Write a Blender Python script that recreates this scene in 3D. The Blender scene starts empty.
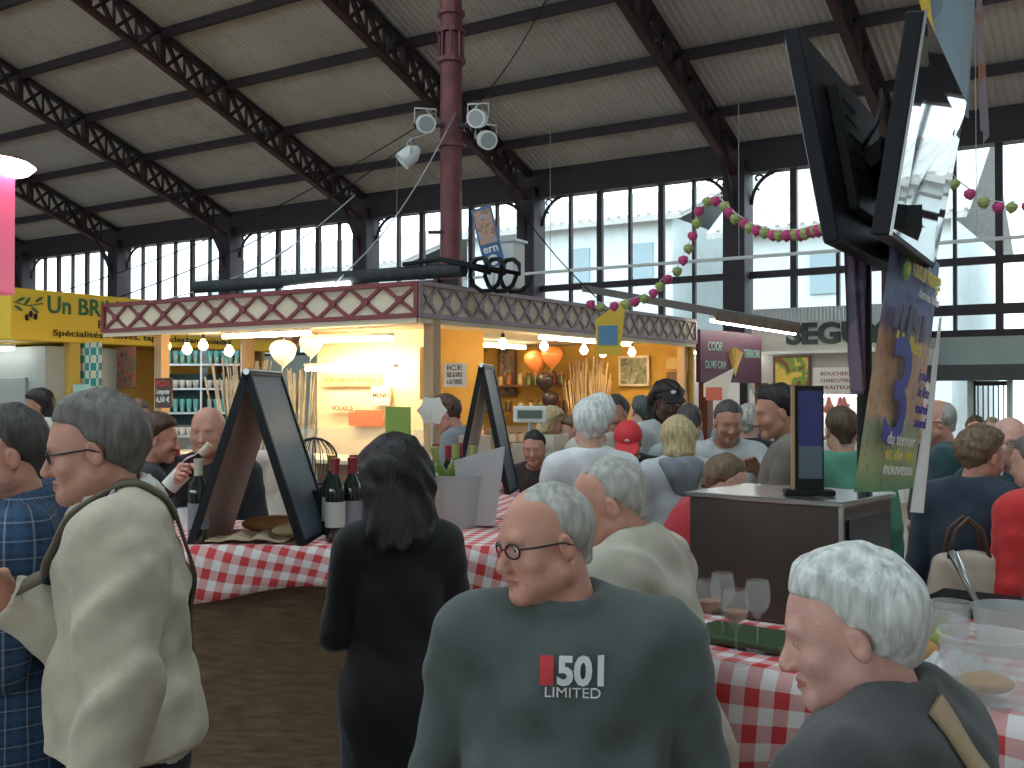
import bpy, math, random
import numpy as np
from mathutils import Vector, Matrix, Euler

# ---------------------------------------------------------------- camera, sky, exposure
SC = bpy.context.scene
COL = SC.collection
F = 1030.0                     # focal length in pixels of the 1024x768 frame
HOR = 395.0                    # row of the horizon
CAMZ = 1.80
cd = bpy.data.cameras.new('camera'); cam = bpy.data.objects.new('camera', cd); COL.objects.link(cam)
cd.sensor_width = 36.0; cd.lens = 36.0 * F / 1024.0
cam.location = (0, 0, CAMZ)
cam.rotation_euler = (math.radians(90) + math.atan((HOR - 384) / F), 0, 0)
cd.clip_end = 400
SC.camera = cam
SC.view_settings.view_transform = 'Standard'
SC.view_settings.look = 'None'
SC.view_settings.gamma = 1.0
SC.view_settings.use_curve_mapping = False
SC.view_settings.exposure = 1.4
W = bpy.data.worlds.new('overcast_sky'); SC.world = W; W.use_nodes = True
bg = W.node_tree.nodes['Background']
bg.inputs[0].default_value = (0.76, 0.93, 1.0, 1); bg.inputs[1].default_value = 1.6

# ---------------------------------------------------------------- hall frame
UX, UY = -0.843, 0.539         # along the window wall, towards the left
NX, NY = 0.539, 0.843          # across the hall, towards the window wall
WD = 19.25                     # distance of the window wall
P4 = (4.43, 20.0)              # pillar right of centre
ZE = 6.63; KR = 0.37           # eave height, roof pitch
def hall(s, q, z=0.0):         # s metres along the wall (to the left), q metres in from the wall
    return Vector((P4[0] + UX * s - NX * q, P4[1] + UY * s - NY * q, z))
def at(px, py, Y):
    return Vector(((px - 512) / F * Y, Y, CAMZ - (py - HOR) / F * Y))
def R(d): return math.radians(d)

# ---------------------------------------------------------------- materials
MATS = {}
def mat(name, rgb, rough=0.7, metal=0.0, noise=0.0, nscale=8.0, bump=0.0, bscale=None, spec=0.5, emit=None, es=0.0, trans=0.0, alpha=1.0, coat=0.0, stretch=None, sheen=0.0):
    if name in MATS: return MATS[name]
    m = bpy.data.materials.new(name); m.use_nodes = True
    nt = m.node_tree; b = nt.nodes['Principled BSDF']
    b.inputs['Base Color'].default_value = (*rgb, 1)
    b.inputs['Roughness'].default_value = rough
    b.inputs['Metallic'].default_value = metal
    b.inputs['Specular IOR Level'].default_value = spec
    b.inputs['Transmission Weight'].default_value = trans
    b.inputs['Alpha'].default_value = alpha
    b.inputs['Coat Weight'].default_value = coat
    b.inputs['Sheen Weight'].default_value = sheen
    if emit is not None:
        b.inputs['Emission Color'].default_value = (*emit, 1); b.inputs['Emission Strength'].default_value = es
    if noise or bump:
        tc = nt.nodes.new('ShaderNodeTexCoord'); mp = nt.nodes.new('ShaderNodeMapping')
        nt.links.new(tc.outputs['Object'], mp.inputs[0])
        if stretch: mp.inputs['Scale'].default_value = stretch
        n = nt.nodes.new('ShaderNodeTexNoise'); n.inputs['Scale'].default_value = nscale; n.inputs['Detail'].default_value = 5
        nt.links.new(mp.outputs[0], n.inputs['Vector'])
        if noise:
            r = nt.nodes.new('ShaderNodeValToRGB')
            r.color_ramp.elements[0].position = 0.3; r.color_ramp.elements[1].position = 0.72
            r.color_ramp.elements[0].color = (*[c * (1 - noise) for c in rgb], 1)
            r.color_ramp.elements[1].color = (*[min(1, c * (1 + noise)) for c in rgb], 1)
            nt.links.new(n.outputs[0], r.inputs[0]); nt.links.new(r.outputs[0], b.inputs['Base Color'])
        if bump:
            n2 = nt.nodes.new('ShaderNodeTexNoise'); n2.inputs['Scale'].default_value = bscale or nscale; n2.inputs['Detail'].default_value = 6
            nt.links.new(mp.outputs[0], n2.inputs['Vector'])
            bp = nt.nodes.new('ShaderNodeBump'); bp.inputs['Strength'].default_value = bump; bp.inputs['Distance'].default_value = 0.01
            nt.links.new(n2.outputs[0], bp.inputs['Height']); nt.links.new(bp.outputs[0], b.inputs['Normal'])
    MATS[name] = m
    return m
def nodes_mat(name, fn, rough=0.8):
    if name in MATS: return MATS[name]
    m = bpy.data.materials.new(name); m.use_nodes = True; nt = m.node_tree; b = nt.nodes['Principled BSDF']
    b.inputs['Roughness'].default_value = rough
    fn(nt, b); MATS[name] = m
    return m
def N(nt, t, **kw):
    n = nt.nodes.new('ShaderNode' + t)
    for k, v in kw.items(): setattr(n, k, v)
    return n
def mth(nt, op, a, b=None, c=None):
    n = nt.nodes.new('ShaderNodeMath'); n.operation = op
    for i, x in enumerate((a, b, c)):
        if x is None: continue
        if isinstance(x, (int, float)): n.inputs[i].default_value = x
        else: nt.links.new(x, n.inputs[i])
    return n.outputs[0]
def mixc(nt, f, a, b):
    n = nt.nodes.new('ShaderNodeMix'); n.data_type = 'RGBA'
    for i, x in ((0, f), (6, a), (7, b)):
        if isinstance(x, (int, float)): n.inputs[i].default_value = x
        elif isinstance(x, tuple): n.inputs[i].default_value = (*x, 1)
        else: nt.links.new(x, n.inputs[i])
    return n.outputs[2]
def coords(nt, kind='Object'):
    tc = N(nt, 'TexCoord'); s = N(nt, 'SeparateXYZ'); nt.links.new(tc.outputs[kind], s.inputs[0]); return s.outputs, tc.outputs[kind]

def gingham(name, period, red=(0.62, 0.045, 0.05), white=(0.82, 0.76, 0.74)):
    def fn(nt, b):
        o, _ = coords(nt, 'UV')
        a = mth(nt, 'LESS_THAN', mth(nt, 'FRACT', mth(nt, 'DIVIDE', o[0], period)), 0.5)
        c = mth(nt, 'LESS_THAN', mth(nt, 'FRACT', mth(nt, 'DIVIDE', o[1], period)), 0.5)
        f = mth(nt, 'MULTIPLY', mth(nt, 'ADD', a, c), 0.5)
        f = mth(nt, 'POWER', f, 0.9)
        nt.links.new(mixc(nt, f, white, red), b.inputs['Base Color'])
    return nodes_mat(name, fn, 0.75)
def plaid(name, base, line, accent, per=0.05):
    def fn(nt, b):
        o, _ = coords(nt)
        def stripe(v, w, off=0.0, p=per):
            return mth(nt, 'LESS_THAN', mth(nt, 'FRACT', mth(nt, 'ADD', mth(nt, 'DIVIDE', v, p), off)), w)
        hx = mth(nt, 'MULTIPLY', mth(nt, 'ARCTAN2', o[0], o[1]), 0.17)
        c = mixc(nt, mth(nt, 'MULTIPLY', stripe(hx, 0.45), 0.5), base, accent)
        c = mixc(nt, mth(nt, 'MULTIPLY', stripe(o[2], 0.45), 0.5), c, accent)
        c = mixc(nt, mth(nt, 'MULTIPLY', stripe(hx, 0.08, 0.3), 0.45), c, line)
        c = mixc(nt, mth(nt, 'MULTIPLY', stripe(o[2], 0.08, 0.3), 0.45), c, line)
        nt.links.new(c, b.inputs['Base Color'])
    return nodes_mat(name, fn, 0.85)

# ---------------------------------------------------------------- object bookkeeping
def tag(o, label=None, cat=None, group=None, kind=None):
    if label: o['label'] = label
    if cat: o['category'] = cat
    if group: o['group'] = group
    if kind: o['kind'] = kind
    return o
def empty(name, loc, label, cat, group=None, rz=0.0):
    o = bpy.data.objects.new(name, None); COL.objects.link(o); o.empty_display_size = 0.1
    o.location = loc; o.rotation_euler = (0, 0, rz)
    return tag(o, label, cat, group)
def wmat(o):
    m = Matrix.LocRotScale(o.location, o.rotation_euler, o.scale)
    return (wmat(o.parent) @ m) if o.parent else m
def copy_tree(o, parent=None):
    c = o.copy(); COL.objects.link(c); c.parent = parent
    for ch in list(o.children): copy_tree(ch, c)
    return c
def frame_from(dirv, up=Vector((0, 0, 1))):
    d = Vector(dirv).normalized()
    if abs(d.dot(up)) > 0.99: up = Vector((0, 1, 0)) if abs(d.y) < 0.9 else Vector((1, 0, 0))
    x = d.cross(up).normalized(); z = x.cross(d).normalized()
    return Matrix((x, d, z)).transposed()     # columns: side, along, up

class MB:
    def __init__(s): s.v = []; s.f = []; s.mi = []; s.mats = []; s.uv = None
    def _m(s, m):
        if m is None: return 0
        if m not in s.mats: s.mats.append(m)
        return s.mats.index(m)
    def add(s, vs, fs, m=None):
        o = len(s.v); k = s._m(m)
        s.v += [tuple(v) for v in vs]; s.f += [tuple(i + o for i in f) for f in fs]; s.mi += [k] * len(fs)
        return s
    def box(s, c, size, m=None, rot=None):
        hx, hy, hz = [a / 2 for a in size]; c = Vector(c)
        if isinstance(rot, (int, float)): rot = Matrix.Rotation(rot, 3, 'Z')
        vs = []
        for x in (-hx, hx):
            for y in (-hy, hy):
                for z in (-hz, hz):
                    p = Vector((x, y, z))
                    if rot is not None: p = rot @ p
                    vs.append(c + p)
        return s.add(vs, [(0, 1, 3, 2), (4, 6, 7, 5), (0, 4, 5, 1), (2, 3, 7, 6), (0, 2, 6, 4), (1, 5, 7, 3)], m)
    def bar(s, p0, p1, w, h, m=None, up=Vector((0, 0, 1))):
        p0, p1 = Vector(p0), Vector(p1); r = frame_from(p1 - p0, up)
        return s.box((p0 + p1) / 2, (w, (p1 - p0).length, h), m, r)
    def cyl(s, p0, p1, r0, r1=None, n=16, m=None):
        r1 = r0 if r1 is None else r1
        p0, p1 = Vector(p0), Vector(p1); r = frame_from(p1 - p0)
        vs = []
        for p, rr in ((p0, r0), (p1, r1)):
            for i in range(n):
                a = 2 * math.pi * i / n; vs.append(p + r @ Vector((math.cos(a) * rr, 0, math.sin(a) * rr)))
        fs = [(i, i + n, (i + 1) % n + n, (i + 1) % n) for i in range(n)] + [tuple(range(n)), tuple(range(2 * n - 1, n - 1, -1))]
        return s.add(vs, fs, m)
    def lathe(s, prof, c=(0, 0, 0), n=24, m=None, rot=None, close=False):
        c = Vector(c); vs = []; fs = []
        for r, z in prof:
            for i in range(n):
                a = 2 * math.pi * i / n; p = Vector((math.cos(a) * r, math.sin(a) * r, z))
                if rot is not None: p = rot @ p
                vs.append(c + p)
        for j in range(len(prof) - 1):
            for i in range(n):
                k = (i + 1) % n; fs.append((j * n + i, j * n + k, (j + 1) * n + k, (j + 1) * n + i))
        if close: fs.append(tuple(range(n - 1, -1, -1))); fs.append(tuple((len(prof) - 1) * n + i for i in range(n)))
        return s.add(vs, fs, m)
    def tube(s, pts, r, n=8, m=None, closed=False):
        pts = [Vector(p) for p in pts]; L = len(pts); vs = []; fs = []
        for i, p in enumerate(pts):
            a = pts[(i - 1) % L] if (i or closed) else p; b = pts[(i + 1) % L] if (i < L - 1 or closed) else p
            rr = r[i] if isinstance(r, (list, tuple)) else r
            fr = frame_from(b - a)
            for k in range(n):
                t = 2 * math.pi * k / n; vs.append(p + fr @ Vector((math.cos(t) * rr, 0, math.sin(t) * rr)))
        for i in range(L if closed else L - 1):
            j = (i + 1) % L
            for k in range(n): fs.append((i * n + k, j * n + k, j * n + (k + 1) % n, i * n + (k + 1) % n))
        if not closed: fs += [tuple(range(n)), tuple((L - 1) * n + k for k in range(n - 1, -1, -1))]
        return s.add(vs, fs, m)
    def ell(s, c, r, m=None, n=16, rot=None):
        c = Vector(c); vs = []; fs = []; h = n // 2
        for j in range(h + 1):
            t = math.pi * j / h
            for i in range(n):
                a = 2 * math.pi * i / n
                p = Vector((r[0] * math.sin(t) * math.cos(a), r[1] * math.sin(t) * math.sin(a), r[2] * math.cos(t)))
                if rot is not None: p = rot @ p
                vs.append(c + p)
        for j in range(h):
            for i in range(n): fs.append((j * n + i, (j + 1) * n + i, (j + 1) * n + (i + 1) % n, j * n + (i + 1) % n))
        return s.add(vs, fs, m)
    def prism(s, poly, vec, m=None):
        vec = Vector(vec); n = len(poly); poly = [Vector(p) for p in poly]
        vs = poly + [p + vec for p in poly]
        fs = [tuple(range(n - 1, -1, -1)), tuple(range(n, 2 * n))] + [(i, (i + 1) % n, (i + 1) % n + n, i + n) for i in range(n)]
        return s.add(vs, fs, m)
    def build(s, name, parent=None, mat=None, smooth=False, bevel=0.0, local=False, origin=None):
        me = bpy.data.meshes.new(name)
        V = [Vector(v) for v in s.v]
        o = bpy.data.objects.new(name, me)
        if parent is not None:
            o.parent = parent
            if not local:
                inv = wmat(parent).inverted(); V = [inv @ v for v in V]
        elif not local:
            xs = [v.x for v in V]; ys = [v.y for v in V]; zs = [v.z for v in V]
            c = Vector(((min(xs) + max(xs)) / 2, (min(ys) + max(ys)) / 2, min(zs))) if origin is None else Vector(origin)
            o.location = c; V = [v - c for v in V]
        me.from_pydata([tuple(v) for v in V], [], s.f)
        if mat is not None and not s.mats: me.materials.append(mat)
        for m in s.mats: me.materials.append(m)
        if s.mats: me.polygons.foreach_set('material_index', s.mi)
        if s.uv:
            ul = me.uv_layers.new(name='UVMap')
            for lp in me.loops: ul.data[lp.index].uv = s.uv[lp.vertex_index]
        if smooth: me.polygons.foreach_set('use_smooth', [True] * len(me.polygons))
        if smooth == 'auto':
            me.polygons.foreach_set('use_smooth', [True] * len(me.polygons))
        COL.objects.link(o)
        if bevel:
            b = o.modifiers.new('bevel', 'BEVEL'); b.width = bevel; b.segments = 2; b.limit_method = 'ANGLE'
        if smooth == 'auto':
            import bmesh
            bm = bmesh.new(); bm.from_mesh(me)
            for e in bm.edges:
                if len(e.link_faces) == 2 and e.calc_face_angle(0) > 0.7: e.smooth = False
            bm.to_mesh(me); bm.free()
        me.validate()
        return o
def struct(o):
    o['kind'] = 'structure'; return o
ORD = ['first', 'second', 'third', 'fourth', 'fifth', 'sixth', 'seventh', 'eighth', 'ninth', 'tenth', 'eleventh', 'twelfth', 'thirteenth', 'fourteenth', 'fifteenth', 'sixteenth', 'seventeenth', 'eighteenth', 'nineteenth', 'twentieth', 'twenty-first', 'twenty-second', 'twenty-third']
def text(name, s, loc, rot, size, m, parent, depth=0.004, bold=0.0, align='CENTER', local=False, shear=0.0, width=None):
    cu = bpy.data.curves.new(name, 'FONT'); cu.body = s; cu.size = size; cu.extrude = depth; cu.offset = bold; cu.align_x = align; cu.shear = shear
    cu.resolution_u = 3
    to = bpy.data.objects.new(name, cu)
    COL.objects.link(to)
    dg = bpy.context.evaluated_depsgraph_get(); dg.update()
    me = bpy.data.meshes.new_from_object(to.evaluated_get(dg)); bpy.data.objects.remove(to)
    if width:
        xs = [v.co.x for v in me.vertices]; w = max(xs) - min(xs)
        for v in me.vertices: v.co.x *= width / max(w, 1e-6)
    M = Matrix.Translation(Vector(loc)) @ rot.to_4x4()
    if parent is not None and not local: M = wmat(parent).inverted() @ M
    me.transform(M); me.materials.clear(); me.materials.append(m)
    o = bpy.data.objects.new(name, me); COL.objects.link(o); o.parent = parent
    return o
def facing(nrm, up=Vector((0, 0, 1))):      # frame for lettering: x along text, y up, z out of the surface
    z = Vector(nrm).normalized(); x = up.cross(z).normalized(); y = z.cross(x)
    return Matrix((x, y, z)).transposed()
# ---------------------------------------------------------------- organic surfaces: smooth-blended volumes meshed with surface nets
class Vol:
    def __init__(s, lo, hi, h):
        s.lo = np.array(lo, float); s.h = h
        s.n = np.maximum(np.ceil((np.array(hi) - s.lo) / h).astype(int) + 1, 4)
        s.a = np.full(tuple(s.n), 0.5, np.float32)
        s.ax = [(s.lo[i] + h * np.arange(s.n[i])).astype(np.float32) for i in range(3)]
    def blk(s, lo, hi):
        i0 = np.clip(np.floor((np.array(lo) - s.lo) / s.h).astype(int), 0, s.n); i1 = np.clip(np.ceil((np.array(hi) - s.lo) / s.h).astype(int) + 1, 0, s.n)
        if np.any(i1 <= i0): return None
        sl = tuple(slice(int(a), int(b)) for a, b in zip(i0, i1))
        X = s.ax[0][sl[0]][:, None, None]; Y = s.ax[1][sl[1]][None, :, None]; Z = s.ax[2][sl[2]][None, None, :]
        return sl, X, Y, Z
    def put(s, b, d, k, sub=False):
        sl = b[0]; a = s.a[sl]
        if sub:
            d = -d; hh = np.maximum(k - np.abs(a - d), 0) / k; s.a[sl] = np.maximum(a, d) + hh * hh * k * 0.25
        else:
            hh = np.maximum(k - np.abs(a - d), 0) / k; s.a[sl] = np.minimum(a, d) - hh * hh * k * 0.25
    def ell(s, c, r, k=0.01, sub=False, rot=None):
        R_ = max(r) + k + 2 * s.h
        b = s.blk([c[i] - R_ for i in range(3)], [c[i] + R_ for i in range(3)])
        if b is None: return s
        x, y, z = b[1] - c[0], b[2] - c[1], b[3] - c[2]
        if rot is not None:
            m = np.array(rot.transposed()); x, y, z = (m[0][0] * x + m[0][1] * y + m[0][2] * z, m[1][0] * x + m[1][1] * y + m[1][2] * z, m[2][0] * x + m[2][1] * y + m[2][2] * z)
        k0 = np.sqrt((x / r[0]) ** 2 + (y / r[1]) ** 2 + (z / r[2]) ** 2)
        k1 = np.sqrt((x / r[0] ** 2) ** 2 + (y / r[1] ** 2) ** 2 + (z / r[2] ** 2) ** 2) + 1e-6
        s.put(b, k0 * (k0 - 1) / k1, k, sub); return s
    def rc(s, a, b_, ra, rb, k=0.01, sub=False, sq=(1, 1, 1)):
        a = np.array(a, float); e = np.array(b_, float); R_ = max(ra, rb) * max(sq) + k + 2 * s.h
        b = s.blk(np.minimum(a, e) - R_, np.maximum(a, e) + R_)
        if b is None: return s
        q = np.array(sq, float); d = (e - a) / q; L = float(d @ d) + 1e-9
        x, y, z = (b[1] - a[0]) / q[0], (b[2] - a[1]) / q[1], (b[3] - a[2]) / q[2]
        t = np.clip((x * d[0] + y * d[1] + z * d[2]) / L, 0, 1)
        dd = np.sqrt((x - t * d[0]) ** 2 + (y - t * d[1]) ** 2 + (z - t * d[2]) ** 2) - (ra + (rb - ra) * t)
        s.put(b, dd * min(q), k, sub); return s
    def cut(s, fn, k=0.006):           # keep where fn(x,y,z) < 0
        X, Y, Z = s.ax[0][:, None, None], s.ax[1][None, :, None], s.ax[2][None, None, :]
        d = fn(X, Y, Z) + np.zeros_like(s.a); hh = np.maximum(k - np.abs(s.a - d), 0) / k
        s.a = (np.maximum(s.a, d) + hh * hh * k * 0.25).astype(np.float32); return s
    def disp(s, fn):
        X, Y, Z = s.ax[0][:, None, None], s.ax[1][None, :, None], s.ax[2][None, None, :]
        s.a = s.a + fn(X, Y, Z).astype(np.float32); return s
    def mesh(s):
        a = s.a.copy(); a[0] = a[-1] = 1; a[:, 0] = a[:, -1] = 1; a[:, :, 0] = a[:, :, -1] = 1
        ins = a < 0
        nx, ny, nz = a.shape
        c = np.zeros((nx - 1, ny - 1, nz - 1), np.int8)
        for i in (0, 1):
            for j in (0, 1):
                for k in (0, 1): c += ins[i:nx - 1 + i, j:ny - 1 + j, k:nz - 1 + k]
        act = np.nonzero((c > 0) & (c < 8)); I = np.stack(act, 1)
        if len(I) == 0: return np.zeros((0, 3)), np.zeros((0, 4), int)
        idx = np.full(c.shape, -1, np.int64); idx[act] = np.arange(len(I))
        P = np.zeros((len(I), 3)); C = np.zeros(len(I))
        cor = [(i, j, k) for i in (0, 1) for j in (0, 1) for k in (0, 1)]
        for p in cor:
            for ax in range(3):
                if p[ax]: continue
                q = list(p); q[ax] = 1
                va = a[I[:, 0] + p[0], I[:, 1] + p[1], I[:, 2] + p[2]]; vb = a[I[:, 0] + q[0], I[:, 1] + q[1], I[:, 2] + q[2]]
                m = (va < 0) != (vb < 0)
                t = np.where(m, va / np.where(m, va - vb, 1), 0)
                pt = np.array(p, float)[None, :].repeat(len(I), 0); pt[:, ax] += t
                P[m] += pt[m]; C[m] += 1
        V = (I + P / C[:, None]) * s.h + s.lo
        Q = []
        for ax in range(3):
            u, w = [(1, 2), (2, 0), (0, 1)][ax]
            lo = [slice(None)] * 3; hi = [slice(None)] * 3; lo[ax] = slice(0, -1); hi[ax] = slice(1, None)
            A = ins[tuple(lo)]; B = ins[tuple(hi)]
            E_ = np.stack(np.nonzero(A != B), 1)
            E_ = E_[(E_[:, u] > 0) & (E_[:, w] > 0)]
            if len(E_) == 0: continue
            def g(du, dw):
                e = E_.copy(); e[:, u] -= du; e[:, w] -= dw; return idx[e[:, 0], e[:, 1], e[:, 2]]
            q = np.stack([g(1, 1), g(0, 1), g(0, 0), g(1, 0)], 1)
            fl = ~A[E_[:, 0], E_[:, 1], E_[:, 2]]
            q[fl] = q[fl][:, ::-1]; Q.append(q)
        return V, np.concatenate(Q)
def npmesh(name, pieces, mats, parent=None, smooth=True, matfn=None):
    """pieces: list of (V, Q, matrix or None)"""
    Vs, Qs, mi = [], [], []; o = 0
    for pc in pieces:
        V, Q, M = pc[:3]
        m = matfn(V, Q) if (matfn and len(pc) > 3) else np.zeros(len(Q), np.int32)
        if M is not None:
            M = np.array(M); V = V @ M[:3, :3].T + M[:3, 3]
        Vs.append(V); Qs.append(Q + o); o += len(V); mi.append(m)
    V = np.concatenate(Vs).astype(np.float32); Q = np.concatenate(Qs).astype(np.int32); mi = np.concatenate(mi)
    me = bpy.data.meshes.new(name)
    me.vertices.add(len(V)); me.vertices.foreach_set('co', V.ravel())
    me.loops.add(Q.size); me.loops.foreach_set('vertex_index', Q.ravel())
    me.polygons.add(len(Q)); me.polygons.foreach_set('loop_start', np.arange(0, Q.size, 4, dtype=np.int32)); me.polygons.foreach_set('loop_total', np.full(len(Q), 4, np.int32))
    me.polygons.foreach_set('material_index', mi.astype(np.int32)); me.polygons.foreach_set('use_smooth', np.ones(len(Q), bool))
    me.update(calc_edges=True)
    for m in mats: me.materials.append(m)
    ob = bpy.data.objects.new(name, me); COL.objects.link(ob)
    if parent is not None: ob.parent = parent
    return ob
# ---------------------------------------------------------------- people
SKIN = {}
def skin(tone):
    cols = {'pale': (0.62, 0.36, 0.27), 'ruddy': (0.60, 0.29, 0.21), 'tan': (0.46, 0.23, 0.15), 'dark': (0.10, 0.045, 0.03), 'pink': (0.66, 0.36, 0.29)}
    c = cols[tone]
    m = mat('skin_' + tone, c, rough=0.5, noise=0.12, nscale=22, bump=0.15, bscale=120)
    b = m.node_tree.nodes['Principled BSDF']; b.inputs['Subsurface Weight'].default_value = 0.12; b.inputs['Subsurface Radius'].default_value = (0.02, 0.008, 0.004); b.inputs['Subsurface Scale'].default_value = 0.3
    l = mat('lips_' + tone, (c[0] * 0.72, c[1] * 0.48, c[2] * 0.5), rough=0.45)
    return m, l
EYE_W = mat('eye_white', (0.7, 0.68, 0.64), 0.25)
EYE_D = mat('eye_iris', (0.06, 0.04, 0.03), 0.15)
HAIR = {}
def hairmat(name, c):
    return mat('hair_' + name, c, rough=0.55, noise=0.35, nscale=60, bump=0.7, bscale=90, stretch=(1, 1, 0.25))
HEADS = {}
def head_geo(kind, h):
    key = (kind, h)
    if key in HEADS: return HEADS[key]
    f = kind == 'f'; old = kind == 'o'
    v = Vol((-.105, -.135, -.23), (.105, .15, .15), h)
    v.ell((0, -.012, .045), (.076, .098, .086))
    v.ell((0, .028, -.012), (.061 if f else .065, .066, .09), .03)
    jw = .04 if f else .05 if not old else .054
    for s in (-1, 1):
        v.rc((s * jw, .0, -.052), (s * .012, .070, -.088), .022 if f else .026, .017, .03)
        v.ell((s * .042, .060, -.022), (.024, .02, .022), .022)
        if old:
            v.ell((s * .036, .055, -.062), (.024, .022, .026), .02)
    v.ell((0, .079, -.091), (.022, .015, .016), .02)
    v.rc((-.034, .078, .031), (.034, .078, .031), .009 if f else .012, .009 if f else .012, .018)
    for s in (-1, 1):
        v.ell((s * .031, .099, .011), (.019, .017, .0115), .012, sub=True)
        v.ell((s * .031, .0765, .011), (.0145, .0125, .012), .004)
        v.ell((s * .031, .0925, .010), (.0115, .010, .0052), .003, sub=True)
    v.rc((0, .086, .018), (0, .109, -.026), .0075, .011 if f else .013, .012)
    for s in (-1, 1): v.ell((s * .0115, .099, -.031), (.0085, .012, .0085), .006)
    for s in (-1, 1): v.ell((s * .006, .104, -.040), (.004, .005, .004), .003, sub=True)
    for s in (-1, 1):
        v.rc((0, .094, -.053), (s * .022, .084, -.058), .0055, .0032, .006)
        v.rc((0, .093, -.0655), (s * .020, .083, -.061), .0068, .003, .006)
        v.rc((0, .1015, -.0592), (s * .022, .0885, -.0592), .0022, .0016, .003, sub=True)
        if old or not f:
            v.rc((s * .018, .098, -.034), (s * .031, .080, -.066), .0024, .002, .010, sub=True)
        er = Matrix.Rotation(R(-10), 3, 'X')
        v.ell((s * .079, -.010, .0), (.0085, .0165, .029), .006, rot=er)
        v.ell((s * .088, -.006, .004), (.006, .009, .016), .005, sub=True, rot=er)
    nr = .048 if f else .058
    v.rc((0, -.022, -.04), (0, -.036, -.175), nr, nr + .004, .025)
    if old: v.rc((0, .03, -.085), (0, .0, -.14), .03, .03, .04)
    g = v.mesh(); HEADS[key] = g
    return g
def lipface(V, Q):
    c = V[Q].mean(1)
    m = (np.abs(c[:, 0]) < .022) & (np.abs(c[:, 2] + .0592) < .0095 - .0003 * 0 - np.abs(c[:, 0]) * .27) & (c[:, 1] > .078)
    return m.astype(np.int32)
HAIRS = {}
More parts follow.
